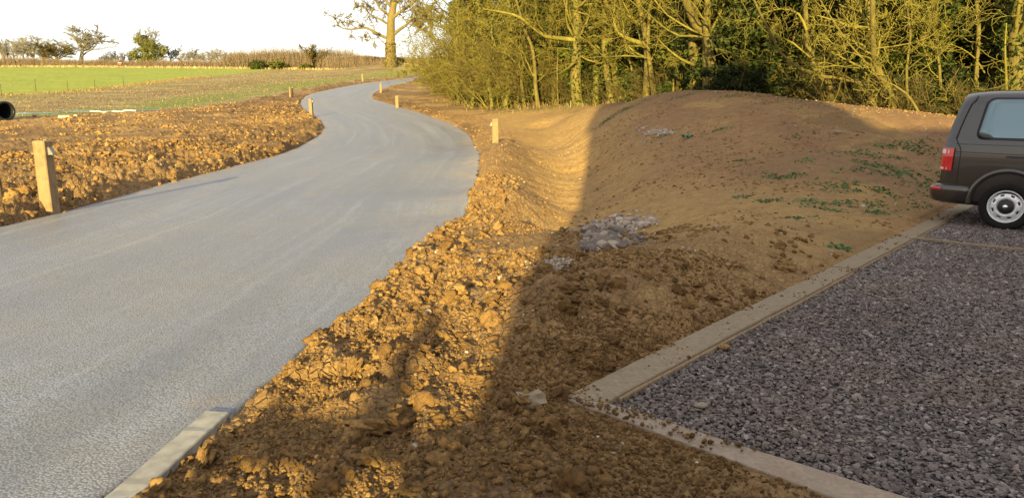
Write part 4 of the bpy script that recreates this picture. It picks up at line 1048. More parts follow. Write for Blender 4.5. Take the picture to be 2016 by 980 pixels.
# bumper: wraps round the tail
path = [(.455, -.945), (.25, -.972), (.10, -.975), (.0, -.955), (-.07, -.90), (-.115, -.80), (-.135, -.6), (-.14, 0), (-.135, .6), (-.115, .80), (-.07, .90), (0, .955), (.10, .975), (.25, .972), (.455, .945)]
pr = [(-.02, .655), (.055, .640), (.078, .595), (.070, .50), (.045, .415), (.0, .385), (-.08, .385)]
V = []; pa = np.array(path); tg = np.gradient(pa, axis=0); tg /= np.linalg.norm(tg, axis=1, keepdims=True); nrm = np.stack([tg[:, 1], -tg[:, 0]], 1)
nrm *= -1 if (nrm[7][0] > 0) else 1
for (x, y), nn in zip(path, nrm):
    for o_, z in pr: V.append((x + nn[0] * (o_ - .04), y + nn[1] * (o_ - .04), z))
k = len(pr); I = np.arange(len(path) * k).reshape(-1, k); Fq_ = np.stack([I[:-1, :-1], I[:-1, 1:], I[1:, 1:], I[1:, :-1]], -1).reshape(-1, 4)
me = np_mesh('bumper', V, [Fq_, I[[0, -1]]], True); bm = bmesh.new(); bm.from_mesh(me); bmesh.ops.recalc_face_normals(bm, faces=bm.faces); bm.to_mesh(me); bm.free()
bump_ = link('bumper', me, M['paint'], van); md = bump_.modifiers.new('sub', 'SUBSURF'); md.levels = md.render_levels = 2
# reflector on the bumper corner
V = []; q = pa[1:5]; nq = nrm[1:5]
qq = resample(np.hstack([q, nq]), 12)[3:]
for x, y, nx_, ny_ in qq:
    for o_, z in ((.034, .565), (.040, .585), (.034, .605)): V.append((x + nx_ * (o_), y + ny_ * (o_), z))
I = np.arange(len(qq) * 3).reshape(-1, 3); Fq_ = np.stack([I[:-1, :-1], I[:-1, 1:], I[1:, 1:], I[1:, :-1]], -1).reshape(-1, 4)
rf_ = link('reflector', np_mesh('reflector', V, Fq_, True), M['redlens'], van)
# tail lamps: red clusters wrapping the rear corner
def lamp(side):
    V = []; zs = np.linspace(.845, 1.165, 9); rows = []
    for z in zs:
        x0 = rear_lean(z); ys = side_y(z) * .92; row = []
        for x, y in ((x0 + .15, side_y(z) + .004), (x0 + .145, side_y(z) + .014), (x0 + .06, side_y(z) + .008), (x0 + .02, side_y(z) - .015), (x0 - .008, side_y(z) - .05), (x0 - .016, side_y(z) - .13), (x0 - .004, side_y(z) - .15)):
            row.append((x, side * y, z))
        rows.append(row)
    V = np.array(rows).reshape(-1, 3); k = 7; I = np.arange(len(V)).reshape(-1, k); Fq_ = np.stack([I[:-1, :-1], I[:-1, 1:], I[1:, 1:], I[1:, :-1]], -1).reshape(-1, 4)
    me = np_mesh('tail_lamp', V, [Fq_, I[:1, ::-1], I[-1:]], False); me.materials.append(M['redlens'])
    bm = bmesh.new(); bm.from_mesh(me); bmesh.ops.recalc_face_normals(bm, faces=bm.faces); bm.to_mesh(me); bm.free()
    t_ = link('tail_lamp', me, None, van)
    for z0, z1, mt in ((1.085, 1.145, M['clearlens']), (.86, .89, M['clearlens'])):
        V = []
        for z in (z0, z1):
            x0 = rear_lean(z)
            for x, y in ((x0 + .085, side_y(z) + .013), (x0 + .018, side_y(z) - .011), (x0 - .012, side_y(z) - .05)): V.append((x, side * y, z))
        Fq_ = [(0, 1, 4, 3), (1, 2, 5, 4)]; link('lens_segment', np_mesh('lens_segment', V, np.array(Fq_)), mt, t_)
lamp(-1); lamp(1)
# wheels
def lathe_y(name, prof, k=48, mat=None, parent=None, smooth_=True):
    V = []
    for r_, y_ in prof:
        for a in np.linspace(0, 2 * np.pi, k, endpoint=False): V.append((r_ * math.cos(a), y_, r_ * math.sin(a)))
    n = len(prof); I = np.arange(n * k).reshape(n, k); Fq_ = np.stack([I[:-1], np.roll(I, -1, 1)[:-1], np.roll(I, -1, 1)[1:], I[1:]], -1).reshape(-1, 4)
    me = np_mesh(name, V, Fq_, smooth_); bm = bmesh.new(); bm.from_mesh(me); bmesh.ops.recalc_face_normals(bm, faces=bm.faces); bm.to_mesh(me); bm.free()
    return link(name, me, mat, parent)
def wheel(x, side):
    w = link('wheel', np_mesh('wheel', [(0, 0, 0), (.01, 0, 0), (0, .0, .01)], np.array([[0, 1, 2]])), M['trim'], van); w.location = (x, side * .955, WZ - .008); w.rotation_euler = (0, 0, 0 if side < 0 else math.pi)
    # local: -y is outboard
    lathe_y('tyre', [(.222, .16), (.225, .02), (.235, .002), (.26, -.010), (.295, -.008), (.318, .004), (.330, .020), (.337, .045), (.338, .105), (.337, .165), (.328, .195), (.30, .21), (.225, .20)], 64, M['rubber'], w)
    for k in range(56):
        pass
    rim_ = lathe_y('rim', [(.224, .15), (.222, .02), (.226, .004), (.219, -.004), (.210, .002), (.205, .016), (.197, .024), (.193, .030)], 64, M['rim'], w)
    # disc with eight openings
    kk = 8; V = []; Fq_ = []; ra = [.098, .120, .150, .172, .196]; ya = [.012, .004, .008, .016, .030]; na_ = 64
    for i, r_ in enumerate(ra):
        for j in range(na_):
            a = 2 * math.pi * j / na_; V.append((r_ * math.cos(a), ya[i], r_ * math.sin(a)))
    for i in range(len(ra) - 1):
        for j in range(na_):
            if i == 2 and (j % 8) in (2, 3, 4) or i == 3 and (j % 8) in (1, 2, 3, 4, 5) and False: continue
            Fq_.append((i * na_ + j, i * na_ + (j + 1) % na_, (i + 1) * na_ + (j + 1) % na_, (i + 1) * na_ + j))
    V = np.array(V); me = np_mesh('wheel_disc', V, np.array(Fq_), True); d_ = link('wheel_disc', me, M['rim'], w); md = d_.modifiers.new('thick', 'SOLIDIFY'); md.thickness = .010; md.offset = 0
    # openings continue to the rim: dark backing behind
    lathe_y('brake_drum', [(.001, .10), (.205, .10), (.21, .15)], 40, M['trim'], w)
    lathe_y('hub_cap', [(.001, -.028), (.05, -.026), (.088, -.014), (.098, .006), (.10, .02)], 40, M['trim'], w)
    e_ = lathe_y('emblem', [(.001, -.037), (.026, -.035), (.032, -.030), (.033, -.026)], 28, M['chrome'], w)
    for pts in ([(-.017, .020), (-.007, -.002), (0, .014), (.007, -.002), (.017, .020)],):
        pass
for xx, sd in ((WX, -1), (WX2, -1), (WX, 1), (WX2, 1)): wheel(xx, sd)
# rear window, door handle, front details out of the frame kept simple
def rear_glass():
    pts = [(-.72, 1.30), (.72, 1.30), (.62, 1.82), (-.62, 1.82)]; V = []
    for y, z in pts: V.append((rear_lean(z) - .008, y, z))
    for y, z in pts: V.append((rear_lean(z) + .012, y, z))
    me = np_mesh('rear_window', V, np.array([[0, 1, 2, 3], [7, 6, 5, 4], [0, 4, 5, 1], [1, 5, 6, 2], [2, 6, 7, 3], [3, 7, 4, 0]])); link('rear_window', me, M['glass'], van)
    pts = [(-.70, 1.12), (.70, 1.12), (.58, 1.80), (-.58, 1.80)]; V = []
    for y, z in pts: V.append((LEN - front_lean(z) + .006, y, z))
    for y, z in pts: V.append((LEN - front_lean(z) - .012, y, z))
    me = np_mesh('windscreen', V, np.array([[3, 2, 1, 0], [4, 5, 6, 7], [1, 5, 4, 0], [2, 6, 5, 1], [3, 7, 6, 2], [0, 4, 7, 3]])); link('windscreen', me, M['glass'], van)
    for sd in (-1, 1):
        bm = bmesh.new(); bmesh.ops.create_uvsphere(bm, u_segments=16, v_segments=8, radius=1, matrix=Matrix.Translation((LEN - .14, sd * .70, .86)) @ Matrix.Diagonal((.10, .17, .10, 1))); link('headlight', bm_mesh('headlight', bm, True), M['clearlens'], van)
rear_glass()

for ch in van.children:
    if not ch.name.startswith('wheel'): ch.location.z -= .06
# ------------------------------------------------------------------ trees, shrubs, hedges
M['drivy'] = mat_leaf('withered_ivy', [(.2, (.07, .06, .02)), (.5, (.17, .13, .045)), (.8, (.28, .21, .08))])
class Tubes:
    def __init__(s): s.b = {}
    def add(s, pts, rad, k): s.b.setdefault((len(pts), k), []).append((pts, rad))
    def mesh(s, name):
        Vs, Fs, off = [], [], 0
        for (n, k), L in s.b.items():
            P3 = np.array([[tuple(q) for q in a] for a, _ in L], float); Rr_ = np.array([b for _, b in L], float)
            tg = np.gradient(P3, axis=1); tg /= np.linalg.norm(tg, axis=2, keepdims=True) + 1e-9
            ref = np.where(np.abs(tg[:, :1, 2:3]) > .85, np.array([[[1., 0, 0]]]), np.array([[[0, 0, 1.]]]))
            a = np.cross(tg, np.broadcast_to(ref, tg.shape)); a /= np.linalg.norm(a, axis=2, keepdims=True) + 1e-9; b = np.cross(tg, a)
            th = np.linspace(0, 2 * np.pi, k, endpoint=False)
            V = P3[:, :, None] + Rr_[:, :, None, None] * (np.cos(th)[None, None, :, None] * a[:, :, None] + np.sin(th)[None, None, :, None] * b[:, :, None])
            B_ = len(L); I = np.arange(B_ * n * k).reshape(B_, n, k) + off; J = np.roll(I, -1, 2)
            Fs.append(np.stack([I[:, :-1], J[:, :-1], J[:, 1:], I[:, 1:]], -1).reshape(-1, 4)); Vs.append(V.reshape(-1, 3)); off += B_ * n * k
        return np_mesh(name, np.concatenate(Vs), np.concatenate(Fs), True)

def rot_dir(d, ang, az):
    a = d.orthogonal().normalized(); b = d.cross(a)
    return (d * math.cos(ang) + (a * math.cos(az) + b * math.sin(az)) * math.sin(ang)).normalized()
UPV = Vector((0, 0, 1))
SPEC = dict(seg=[10, 7, 5, 3], wob=[.08, .20, .30, .35], trop=[.03, .05, .02, 0], kids=[13, 8, 5], tmin=[.20, .15, .12], ratio=[.42, .48, .45], ang=(35, 80), k=[8, 5, 3, 3], rr=.36, rmin=.009)
def grow(out, p, d, L, r, lev, maxlev, S, rng):
    n = S['seg'][lev]; st = L / n; pts = [p]; rad_ = [r]; dirs = [d]
    for i in range(n):
        d = (d + Vector((rng.gauss(0, 1), rng.gauss(0, 1), rng.gauss(0, 1))) * S['wob'][lev] + UPV * S['trop'][lev]).normalized()
        p = p + d * st; pts.append(p); dirs.append(d); rad_.append(max(S['rmin'], r * (1 - .8 * (i + 1) / n)))
    out.append((lev, pts, rad_)); spawn(out, pts, rad_, L, lev, maxlev, S, rng)
def spawn(out, pts, rad_, L, lev, maxlev, S, rng, kids=None, tmin=None, down=0.0):
    if lev >= maxlev: return
    n = len(pts) - 1
    for k in range(kids or S['kids'][lev]):
        t = rng.uniform(S['tmin'][lev] if tmin is None else tmin, .99); f = t * n; i = min(int(f), n - 1); q = pts[i].lerp(pts[i + 1], f - i)
        dd = (pts[i + 1] - pts[i]).normalized(); c = rot_dir(dd, math.radians(rng.uniform(*S['ang'])), rng.uniform(0, 6.283))
        if lev == 0 and c.z < -.1: c.z = abs(c.z) * .4; c.normalize()
        rr = max(S['rmin'], (rad_[i] * (1 - f + i) + rad_[i + 1] * (f - i)) * S['rr'] * rng.uniform(.7, 1.15))
        grow(out, q, c, L * S['ratio'][lev] * rng.uniform(.55, 1.2) * (1.15 - .6 * t), rr, lev + 1, maxlev, S, rng)
def emit(out, S):
    A, B = Tubes(), Tubes()
    for lev, pts, rad_ in out: (A if lev == 0 else B).add(pts, rad_, S['k'][lev])
    return A, B

def leaf_mesh(name, C, size, rng, tint, flat=0.0):
    """diamond leaves at points C, two folded triangles each"""
    n = len(C); u = rng.normal(0, 1, (n, 3)); u[:, 2] *= 1 - flat; u /= np.linalg.norm(u, axis=1, keepdims=True); v = rng.normal(0, 1, (n, 3)); v -= u * (u * v).sum(1, keepdims=True); v /= np.linalg.norm(v, axis=1, keepdims=True); w = np.cross(u, v)
    s = (size * rng.uniform(.6, 1.35, n))[:, None]
    V = np.stack([C - u * s, C + v * s * .5 + w * s * .12, C + u * s, C - v * s * .5 + w * s * .12], 1).reshape(-1, 3)
    I = (np.arange(n) * 4)[:, None]
    return np_mesh(name, V, np.concatenate([I + np.array([[0, 1, 2]]), I + np.array([[0, 2, 3]])]), False, dict(tint=np.repeat(tint, 4)))
def clump_points(n, centers, radii, rng):
    i = rng.integers(0, len(centers), n); d = rng.normal(0, 1, (n, 3)); d /= np.linalg.norm(d, axis=1, keepdims=True)
    return centers[i] + d * (radii[i] * rng.random(n) ** .45)[:, None], i

def px_path(pts, Y, dj, rng, dy=0.0):
    out = []; off = 0
    for k, (a, b) in enumerate(pts):
        out.append(at(a, b, Y + off + dy * k)); off += rng.uniform(-dj, dj)
    return [Vector(v) for v in resample(np.array([v[:] for v in out]), max(6, len(pts) * 2))]
def ivy_on(pts, rad_, n, rng_np, spread=1.6, size=.09):
    P3 = np.array([v[:] for v in pts]); i = rng_np.integers(0, len(P3) - 1, n); t = rng_np.random(n)[:, None]
    c = P3[i] * (1 - t) + P3[i + 1] * t; R_ = np.array(rad_)[i]; d = rng_np.normal(0, 1, (n, 3)); d[:, 2] *= .3; d /= np.linalg.norm(d, axis=1, keepdims=True)
    return c + d * (R_ * 1.02 + spread * .12 * rng_np.random(n) ** 2)[:, None]

def wood_tree(trunk_px, Y, r0, label, H=10.5, limbs=(), seed=0, kids=15, ivy=0, name='bare_tree', twigmat='twig', barkmat='bark', tmin=.2, group='lit trees along the wood edge', cat='tree', taper=.55, S=SPEC, dy=0.0, ivymat='ivy', ivy_top=1.0):
    rng = random.Random(seed); rn = np.random.default_rng(seed)
    base = px_path(trunk_px, Y, .15, rng, dy)
    b0 = base[0]; g0 = gz(b0.x, b0.y)
    base = [Vector((b0.x, b0.y, min(g0, b0.z) - .3))] + base
    d = (base[-1] - base[-3]).normalized(); d = (d + UPV * .25).normalized(); zt = g0 + H
    while base[-1].z < zt:
        d = (d + Vector((rng.gauss(0, .10), rng.gauss(0, .10), .06))).normalized(); base.append(base[-1] + d * .7)
    n = len(base); rad_ = [r0 * (1.25 if i == 0 else 1.0 if i < 2 else max(.18, 1 - (1 - .18) * ((i - 1) / (n - 2)) ** .9 * taper / .55 * .8)) for i in range(n)]
    out = [(0, base, rad_)]; spawn(out, base, rad_, H * .9, 0, 3, S, rng, kids=kids, tmin=tmin)
    for pts, rl in limbs:
        lp = px_path(pts, Y - .2, .25, rng); m = len(lp); lr = [rl * (1 - .75 * i / (m - 1)) for i in range(m)]
        out.append((1, lp, lr)); L = sum((lp[i + 1] - lp[i]).length for i in range(m - 1)); spawn(out, lp, lr, L, 1, 3, S, rng, kids=9, tmin=.15)
    root = thing(name, label, cat, (b0.x, b0.y, g0), 0, group)
    org = root.location
    for o_ in out:
        o_[1][:] = [q - org for q in o_[1]]
    A, B = emit(out, S)
    link('trunk', A.mesh('trunk'), M[barkmat], root); link('crown', B.mesh('crown'), M[twigmat], root)
    if ivy:
        kmax = max(3, int(len(base) * ivy_top)); c = ivy_on(out[0][1][:kmax], rad_[:kmax], ivy, rn); link('ivy', leaf_mesh('ivy', c, .085, rn, rn.random(ivy)), M[ivymat], root)
    return root
def z3(pts): return [(850 + x / 3.267, y / 3.267) for x, y in pts]
def z4(pts): return [(1400 + x / 3.266, y / 3.266) for x, y in pts]

wood_tree(z3([(685, 690), (668, 560), (660, 400), (640, 290), (600, 200), (560, 60)]), 42.5, .13, 'slim crooked bare tree with kinked stem, left of the thick trunks', seed=1, kids=13, H=8.5)
wood_tree(z3([(790, 660), (782, 500), (770, 350), (760, 250), (770, 60)]), 44, .20, 'ivy speckled trunk standing behind the crooked slim tree', seed=2, ivy=900)
wood_tree(z3([(935, 680), (925, 500), (930, 370), (935, 150), (930, 0)]), 41.5, .36, 'thick mossy yellow trunk nearest the left thicket with a long bright limb', seed=3, limbs=[(z3([(930, 260), (800, 245), (730, 235), (640, 170), (560, 110), (480, 85), (330, 60)]), .15)], kids=16, ivy=1400, ivy_top=.8)
wood_tree(z3([(1055, 660), (1055, 500), (1055, 330), (1050, 150)]), 42, .19, 'straight ivy green trunk between the thick trunk and the leaning pair', seed=4, ivy=2200)
wood_tree(z3([(1165, 680), (1130, 500), (1110, 300), (1110, 150)]), 41, .21, 'left trunk of the leaning pair meeting at the ground', seed=5, ivy=700)
wood_tree(z3([(1198, 680), (1182, 500), (1160, 300), (1150, 100)]), 41, .22, 'right trunk of the leaning pair meeting at the ground', seed=6, limbs=[(z3([(1150, 110), (1090, 120), (1000, 95), (900, 70)]), .10), (z3([(1150, 120), (1190, 100), (1240, 60), (1300, 15), (1400, -20)]), .12)])
wood_tree(z3([(1375, 650), (1388, 420), (1375, 230), (1340, 60)]), 36.5, .19, 'bare tree with a thick limb swooping left then upward', seed=7, limbs=[(z3([(1375, 285), (1300, 265), (1230, 235), (1190, 200), (1172, 140), (1180, 0), (1190, -80)]), .13)])
wood_tree(z3([(1432, 640), (1412, 480), (1390, 300), (1400, 100)]), 36, .13, 'slender trunk close right of the tree with the swooping limb', seed=8, kids=11)
wood_tree(z3([(1695, 640), (1695, 430), (1680, 280), (1690, 100)]), 31, .24, 'stout yellow trunk rising straight behind the mound crest', seed=9, ivy=800)
wood_tree(z3([(1782, 640), (1775, 420), (1770, 250), (1700, 160), (1640, 20)]), 30, .25, 'stout yellow trunk that leans and forks up to the left', seed=10, limbs=[(z3([(1770, 300), (1775, 180), (1790, 40), (1800, -60)]), .17), (z3([(1690, 420), (1600, 380), (1500, 300), (1430, 220)]), .07)], kids=13)
wood_tree(z4([(22, 620), (12, 450), (-5, 350), (-30, 200), (-20, 40)]), 29.5, .20, 'bare trunk just right of the left forking tree, half in shrubs', seed=11, kids=11)
wood_tree(z4([(95, 500), (92, 400), (90, 250), (105, 100), (115, 0)]), 34, .12, 'thin upright pale trunk before the dark evergreens', seed=12, kids=11)
wood_tree(z4([(775, 700), (757, 540), (690, 470), (650, 370), (612, 260), (610, 100), (600, 0)]), 24, .115, 'crooked tree zigzagging up to the left above the mound', seed=13, limbs=[(z4([(757, 545), (690, 490), (600, 450), (480, 440)]), .05), (z4([(615, 200), (560, 90), (430, 60), (300, 110)]), .05)], kids=15, H=8.5)
wood_tree(z4([(1085, 730), (1062, 500), (1030, 300), (1010, 150), (1010, 0)]), 22.5, .15, 'tall many limbed bare tree over the right slope', seed=14, limbs=[(z4([(1015, 420), (1000, 310), (900, 262), (815, 210)]), .06), (z4([(1010, 180), (900, 170), (780, 130), (680, 100)]), .06), (z4([(1010, 200), (960, 60), (900, -40)]), .06)], ivy=900, H=8.5)
wood_tree(z4([(1062, 700), (990, 560), (940, 530), (800, 500), (700, 488), (560, 440)]), 22.2, .075, 'low bough arching sideways to the left from the slope foot', seed=15, kids=8, H=4.5)
wood_tree(z4([(1168, 760), (1160, 640), (1110, 520), (1050, 380), (1040, 200)]), 21.8, .12, 'short sturdy stem leaning left at the end of the mound', seed=16, kids=11, H=7.5)
wood_tree(z4([(1365, 775), (1270, 620), (1190, 560), (1110, 520)]), 20.8, .042, 'thin leaning pole slanting down to the right near the lit bank', seed=17, kids=7, H=4)
wood_tree(z4([(1700, 640), (1705, 430), (1715, 300), (1720, 150), (1705, 0)]), 23, .085, 'slim upright trunk standing behind the van roof', seed=18, limbs=[(z4([(1760, 470), (1690, 370), (1580, 300), (1440, 270)]), .03), (z4([(1670, 540), (1620, 450), (1600, 350)]), .03)], kids=12, H=8.5)
wood_tree(z4([(1945, 640), (1962, 400), (1960, 200), (1990, 0)]), 21.5, .24, 'thickest right hand trunk with ivy stems behind the van', seed=19, limbs=[(z4([(1900, 620), (1895, 450), (1890, 300), (1900, 150)]), .05)], ivy=1100, H=9)
# slim poles among them
for k, (px, Y, r_, lb) in enumerate([(1020, 45, .06, 'whippy sapling in the left thicket behind the pale stalks'), (1100, 43, .05, 'thin sapling between two mossy trunks on the left'), (1240, 39, .07, 'thin sapling right of the leaning pair'), (1325, 33, .05, 'slender sapling behind the top of the mound, left side'), (1345, 34, .06, 'slender forked sapling behind the top of the mound'), (1550, 27, .05, 'slender sapling before the dark low bushes'), (1660, 24, .04, 'twiggy sapling between the crooked tree and the tall tree'), (1790, 22, .045, 'twiggy sapling right of the tall many limbed tree'), (1850, 22.5, .05, 'twiggy sapling left above the van')]):
    rj = random.Random(50 + k); x0 = px
    wood_tree([(x0, 225), (x0 + rj.uniform(-6, 6), 150), (x0 + rj.uniform(-16, 16), 70)], Y, r_, lb, seed=50 + k, kids=12, H=6.5, name='sapling', tmin=.12)

# big bare tree overhanging the road at the left end of the wood
SG = dict(SPEC); SG.update(rmin=.022, kids=[22, 12, 7], ang=(40, 85), tmin=[.22, .1, .1], trop=[.03, .0, -.02, -.02], wob=[.07, .24, .34, .4])
wood_tree([(912, 200), (910, 140), (906, 70), (903, 0)], 61, .35, 'spreading tree at the left end of the wood with twigs overhanging the road', seed=30, S=SG, kids=26, H=13, ivy=2600, ivymat='golden', tmin=.18, limbs=[([(908, 90), (880, 60), (850, 50), (815, 65)], .12), ([(906, 60), (870, 30), (840, 10), (800, 5)], .12), ([(908, 110), (885, 95), (862, 92), (845, 100)], .07)])
wood_tree([(955, 205), (952, 140), (958, 70), (950, 0)], 53, .28, 'golden twigged tree rising from the left thicket', seed=31, S=SG, kids=26, H=12, ivy=2600, ivymat='golden', tmin=.18)
wood_tree([(1005, 205), (1002, 140), (1008, 70), (1012, 0)], 49, .24, 'bushy ivy clad tree right of the golden twigged tree', seed=32, S=SG, kids=22, H=11, ivy=3000, tmin=.2)

for k, (pts, Y, r_, iv, lb) in enumerate([
    ([(902, 195), (898, 150), (908, 100), (900, 40), (905, 0)], 54, .12, 500, 'ivied crooked stem at the very left of the thicket'),
    ([(930, 200), (938, 150), (930, 95), (944, 40), (940, 0)], 49, .13, 900, 'crooked yellow stem rising out of the left thicket above the golden bush'),
    ([(968, 203), (962, 150), (975, 100), (966, 50), (985, 0)], 46, .12, 700, 'crooked lit stem in the middle of the left thicket'),
    ([(995, 205), (1004, 160), (992, 110), (1008, 60), (1000, 0)], 45, .15, 1200, 'ivy green stem in the right half of the left thicket'),
    ([(1032, 207), (1026, 150), (1036, 100), (1022, 40), (1030, 0)], 44, .11, 500, 'slanting stem at the right end of the left thicket')]):
    wood_tree(pts, Y, r_, lb, seed=80 + k, kids=18, H=9, ivy=iv, tmin=.12, ivymat='golden' if k % 2 else 'ivy')
# evergreen backdrop of the wood: three kinds, copied
def evergreen_proto(seed, n, H, R_, matname, label):
    rn = np.random.default_rng(seed); m = 70
    zc = H * (.05 + .93 * rn.random(m)); rr = R_ * (1 - .55 * (zc / H) ** 1.5); az = rn.random(m) * 6.283; q = rn.random(m) ** .5
    C = np.stack([np.cos(az) * rr * q, np.sin(az) * rr * q, zc], 1); rad_ = rn.uniform(.35, .95, m)
    c, i = clump_points(n, C, rad_, rn); ct = rn.random(m); t = np.clip(.25 + .5 * ct[i] + .25 * rn.random(n), 0, 1)
    root = thing('evergreen_tree', label, 'tree'); root.location = (0, 0, 0)
    rng = random.Random(seed); out = []; pts = [Vector((rng.gauss(0, .06), rng.gauss(0, .06), -0.3 + H * k / 8)) for k in range(8)]; out.append((0, pts, [.16 - .015 * k for k in range(8)])); spawn(out, pts, out[0][2], H * .6, 0, 1, SPEC, rng, kids=16, tmin=.1)
    A = Tubes()
    for lev, pts, rad_ in out: A.add(pts, rad_, 6 if lev == 0 else 4)
    link('trunk', A.mesh('trunk'), M['bark'], root); link('foliage', leaf_mesh('foliage', c, .105, rn, t), M[matname], root)
    return root
def copy_thing(r, loc, rz, sc, label=None, group=None):
    c = r.copy(); COL.objects.link(c); c.location = loc; c.rotation_euler = (0, 0, rz); c.scale = sc if hasattr(sc, '__len__') else (sc, sc, sc)
    if label: c['label'] = label
    if group: c['group'] = group
    for ch in list(r.children):
        d = ch.copy(); COL.objects.link(d); d.parent = c
    return c
EG = [evergreen_proto(101, 11000, 9.5, 2.1, 'yew', 'e'), evergreen_proto(102, 11000, 8.5, 2.5, 'ivy', 'e'), evergreen_proto(103, 9000, 10.5, 1.9, 'yew', 'e')]
used = [False] * 3
spots = [(985, 60), (1040, 55), (1090, 50), (1140, 52), (1190, 47), (1245, 46), (1300, 42), (1350, 40), (1400, 40), (1440, 36.5), (1490, 36), (1530, 33), (1580, 34), (1625, 31), (1680, 31), (1725, 29), (1780, 28.5), (1830, 27.5), (1880, 27.5), (1935, 26.5), (1990, 26.5), (2050, 25.5), (2120, 25.5),
         (1010, 66), (1110, 60), (1210, 56), (1310, 51), (1420, 46), (1510, 42), (1600, 40), (1700, 37), (1800, 35), (1900, 33), (2000, 32), (2090, 31), (1455, 31.5), (1545, 29.5), (1840, 24.5), (1765, 25.5), (1065, 47), (1115, 45.5), (1165, 44.5), (1222, 43), (1275, 41), (1330, 37.5), (1385, 34), (1420, 32), (1480, 30), (1520, 28.5), (1590, 28), (1650, 26.5), (1700, 25.5), (1745, 25), (1870, 24.5), (1910, 24.5), (1960, 24), (2020, 23.5), (945, 66), (915, 72), (1010, 52)]
rj = random.Random(5)
for q, (px, Y) in enumerate(spots):
    k = q % 3; x_ = gx(px, Y); p = (x_, Y, gz(x_, Y) - .2); s_ = rj.uniform(.85, 1.2) * (.75 if Y < 27 and q > 30 else 1)
    lb = 'dark leafy evergreen standing in the shade behind the lit trunks'
    if not used[k]:
        used[k] = True; o = EG[k]; o.location = p; o.rotation_euler = (0, 0, rj.uniform(0, 6)); o.scale = (s_, s_, s_); o['label'] = lb; o['group'] = 'dark evergreens filling the wood'
    else: copy_thing(EG[k], p, rj.uniform(0, 6), s_, lb, 'dark evergreens filling the wood')

# thickets: arching bare shrubs
def shrub_proto(seed, nst, H, spread, matname, r0=.022, kids=7, name='bare_shrub'):
    rng = random.Random(seed); out = []; Sx = dict(SPEC); Sx.update(seg=[6, 5, 3, 3], wob=[.16, .28, .35, .3], trop=[-.03, -.01, 0, 0], kids=[kids, 3, 0], tmin=[.2, .2, .2], ratio=[.42, .5, .4], rmin=.007, k=[4, 3, 3, 3])
    for k in range(nst):
        a = rng.uniform(0, 6.283); q = rng.uniform(0, .5) * spread; d = Vector((math.cos(a) * rng.uniform(.1, .9), math.sin(a) * rng.uniform(.1, .9), 1)).normalized()
        grow(out, Vector((math.cos(a) * q, math.sin(a) * q, -.1)), d, H * rng.uniform(.6, 1.15), r0 * rng.uniform(.7, 1.4), 0, 2, Sx, rng)
    A, B = emit(out, Sx); root = thing(name, 'x', 'shrub'); link('stems', A.mesh('stems'), M[matname], root); link('twigs', B.mesh('twigs'), M[matname], root); return root
SH = [shrub_proto(201, 80, 4.2, 2.6, 'bramble'), shrub_proto(202, 60, 3.4, 3.0, 'twig', .026, 9), shrub_proto(203, 50, 2.4, 2.4, 'bramble')]
su = [False] * 3
def put_shrub(k, px, Y, sc, label, group):
    x_ = gx(px, Y); p = (x_, Y, gz(x_, Y)); rz = rj.uniform(0, 6.28)
    if not su[k]:
        su[k] = True; o = SH[k]; o.location = p; o.rotation_euler = (0, 0, rz); o.scale = (sc, sc, sc); o['label'] = label; o['group'] = group
    else: copy_thing(SH[k], p, rz, sc, label, group)
for px, Y, k, s_ in [(893, 66, 1, .95), (915, 60, 0, 1.0), (930, 57, 1, 1.1), (950, 56, 0, 1.15), (965, 51, 1, 1.1), (985, 50, 0, 1.1), (1005, 47.5, 1, 1.1), (1025, 47, 0, 1.05), (1045, 46, 1, 1.1), (1070, 45, 0, .95), (940, 62, 0, 1.2), (990, 55, 0, 1.25), (1035, 51, 0, 1.2), (1085, 47, 1, 1.0)]:
    put_shrub(k, px, Y, s_, 'dense brown olive thicket of arching stems at the left of the wood', 'thicket at the left of the wood')
for px, Y, k, s_ in [(905, 68, 1, 1.7), (950, 61, 0, 1.8), (985, 58, 1, 2.0), (1030, 54, 1, 1.9), (890, 74, 1, 1.5)]:
    put_shrub(k, px, Y, s_, 'tall olive brown tangle of stems rising at the back of the left thicket', 'tall tangle behind the left thicket')
for px, Y, k, s_ in [(1115, 44, 2, .8), (1160, 43, 2, .7), (1232, 40.5, 2, .7), (1300, 37, 2, .8), (1335, 34.5, 2, .7), (1600, 26, 2, .6), (1680, 23.8, 2, .6), (1760, 22.3, 2, .55), (1810, 22, 2, .6), (1890, 22, 2, .6), (1965, 21, 2, .6)]:
    put_shrub(k, px, Y, s_, 'twiggy lichen yellow bush at the foot of the lit trunks', 'twiggy bushes at the foot of the trunks')
# low leafy bushes
def bush_proto(seed, n, H, R_, matname, size=.07):
    rn = np.random.default_rng(seed); m = 36; az = rn.random(m) * 6.283; q = rn.random(m) ** .5; zc = H * (.1 + .8 * rn.random(m)); C = np.stack([np.cos(az) * R_ * q * .8, np.sin(az) * R_ * q * .8, zc * (1 - .3 * q)], 1)
    c, i = clump_points(n, C, rn.uniform(.2, .5, m) * R_ * .6, rn); c = c[c[:, 2] > 0]; t = np.clip(rn.random(len(c)) * .6 + .4 * rn.random(m)[i[:len(c)]], 0, 1)
    root = thing('leafy_bush', 'x', 'bush'); rng = random.Random(seed); out = []
    for k in range(14):
        a = rng.uniform(0, 6.28); grow(out, Vector((0, 0, -.1)), Vector((math.cos(a) * .7, math.sin(a) * .7, 1)).normalized(), H, .025, 0, 0, SPEC, rng)
    A, B = emit(out, SPEC); link('stems', A.mesh('stems'), M['bramble'], root); link('foliage', leaf_mesh('foliage', c, size, rn, t), M[matname], root); return root
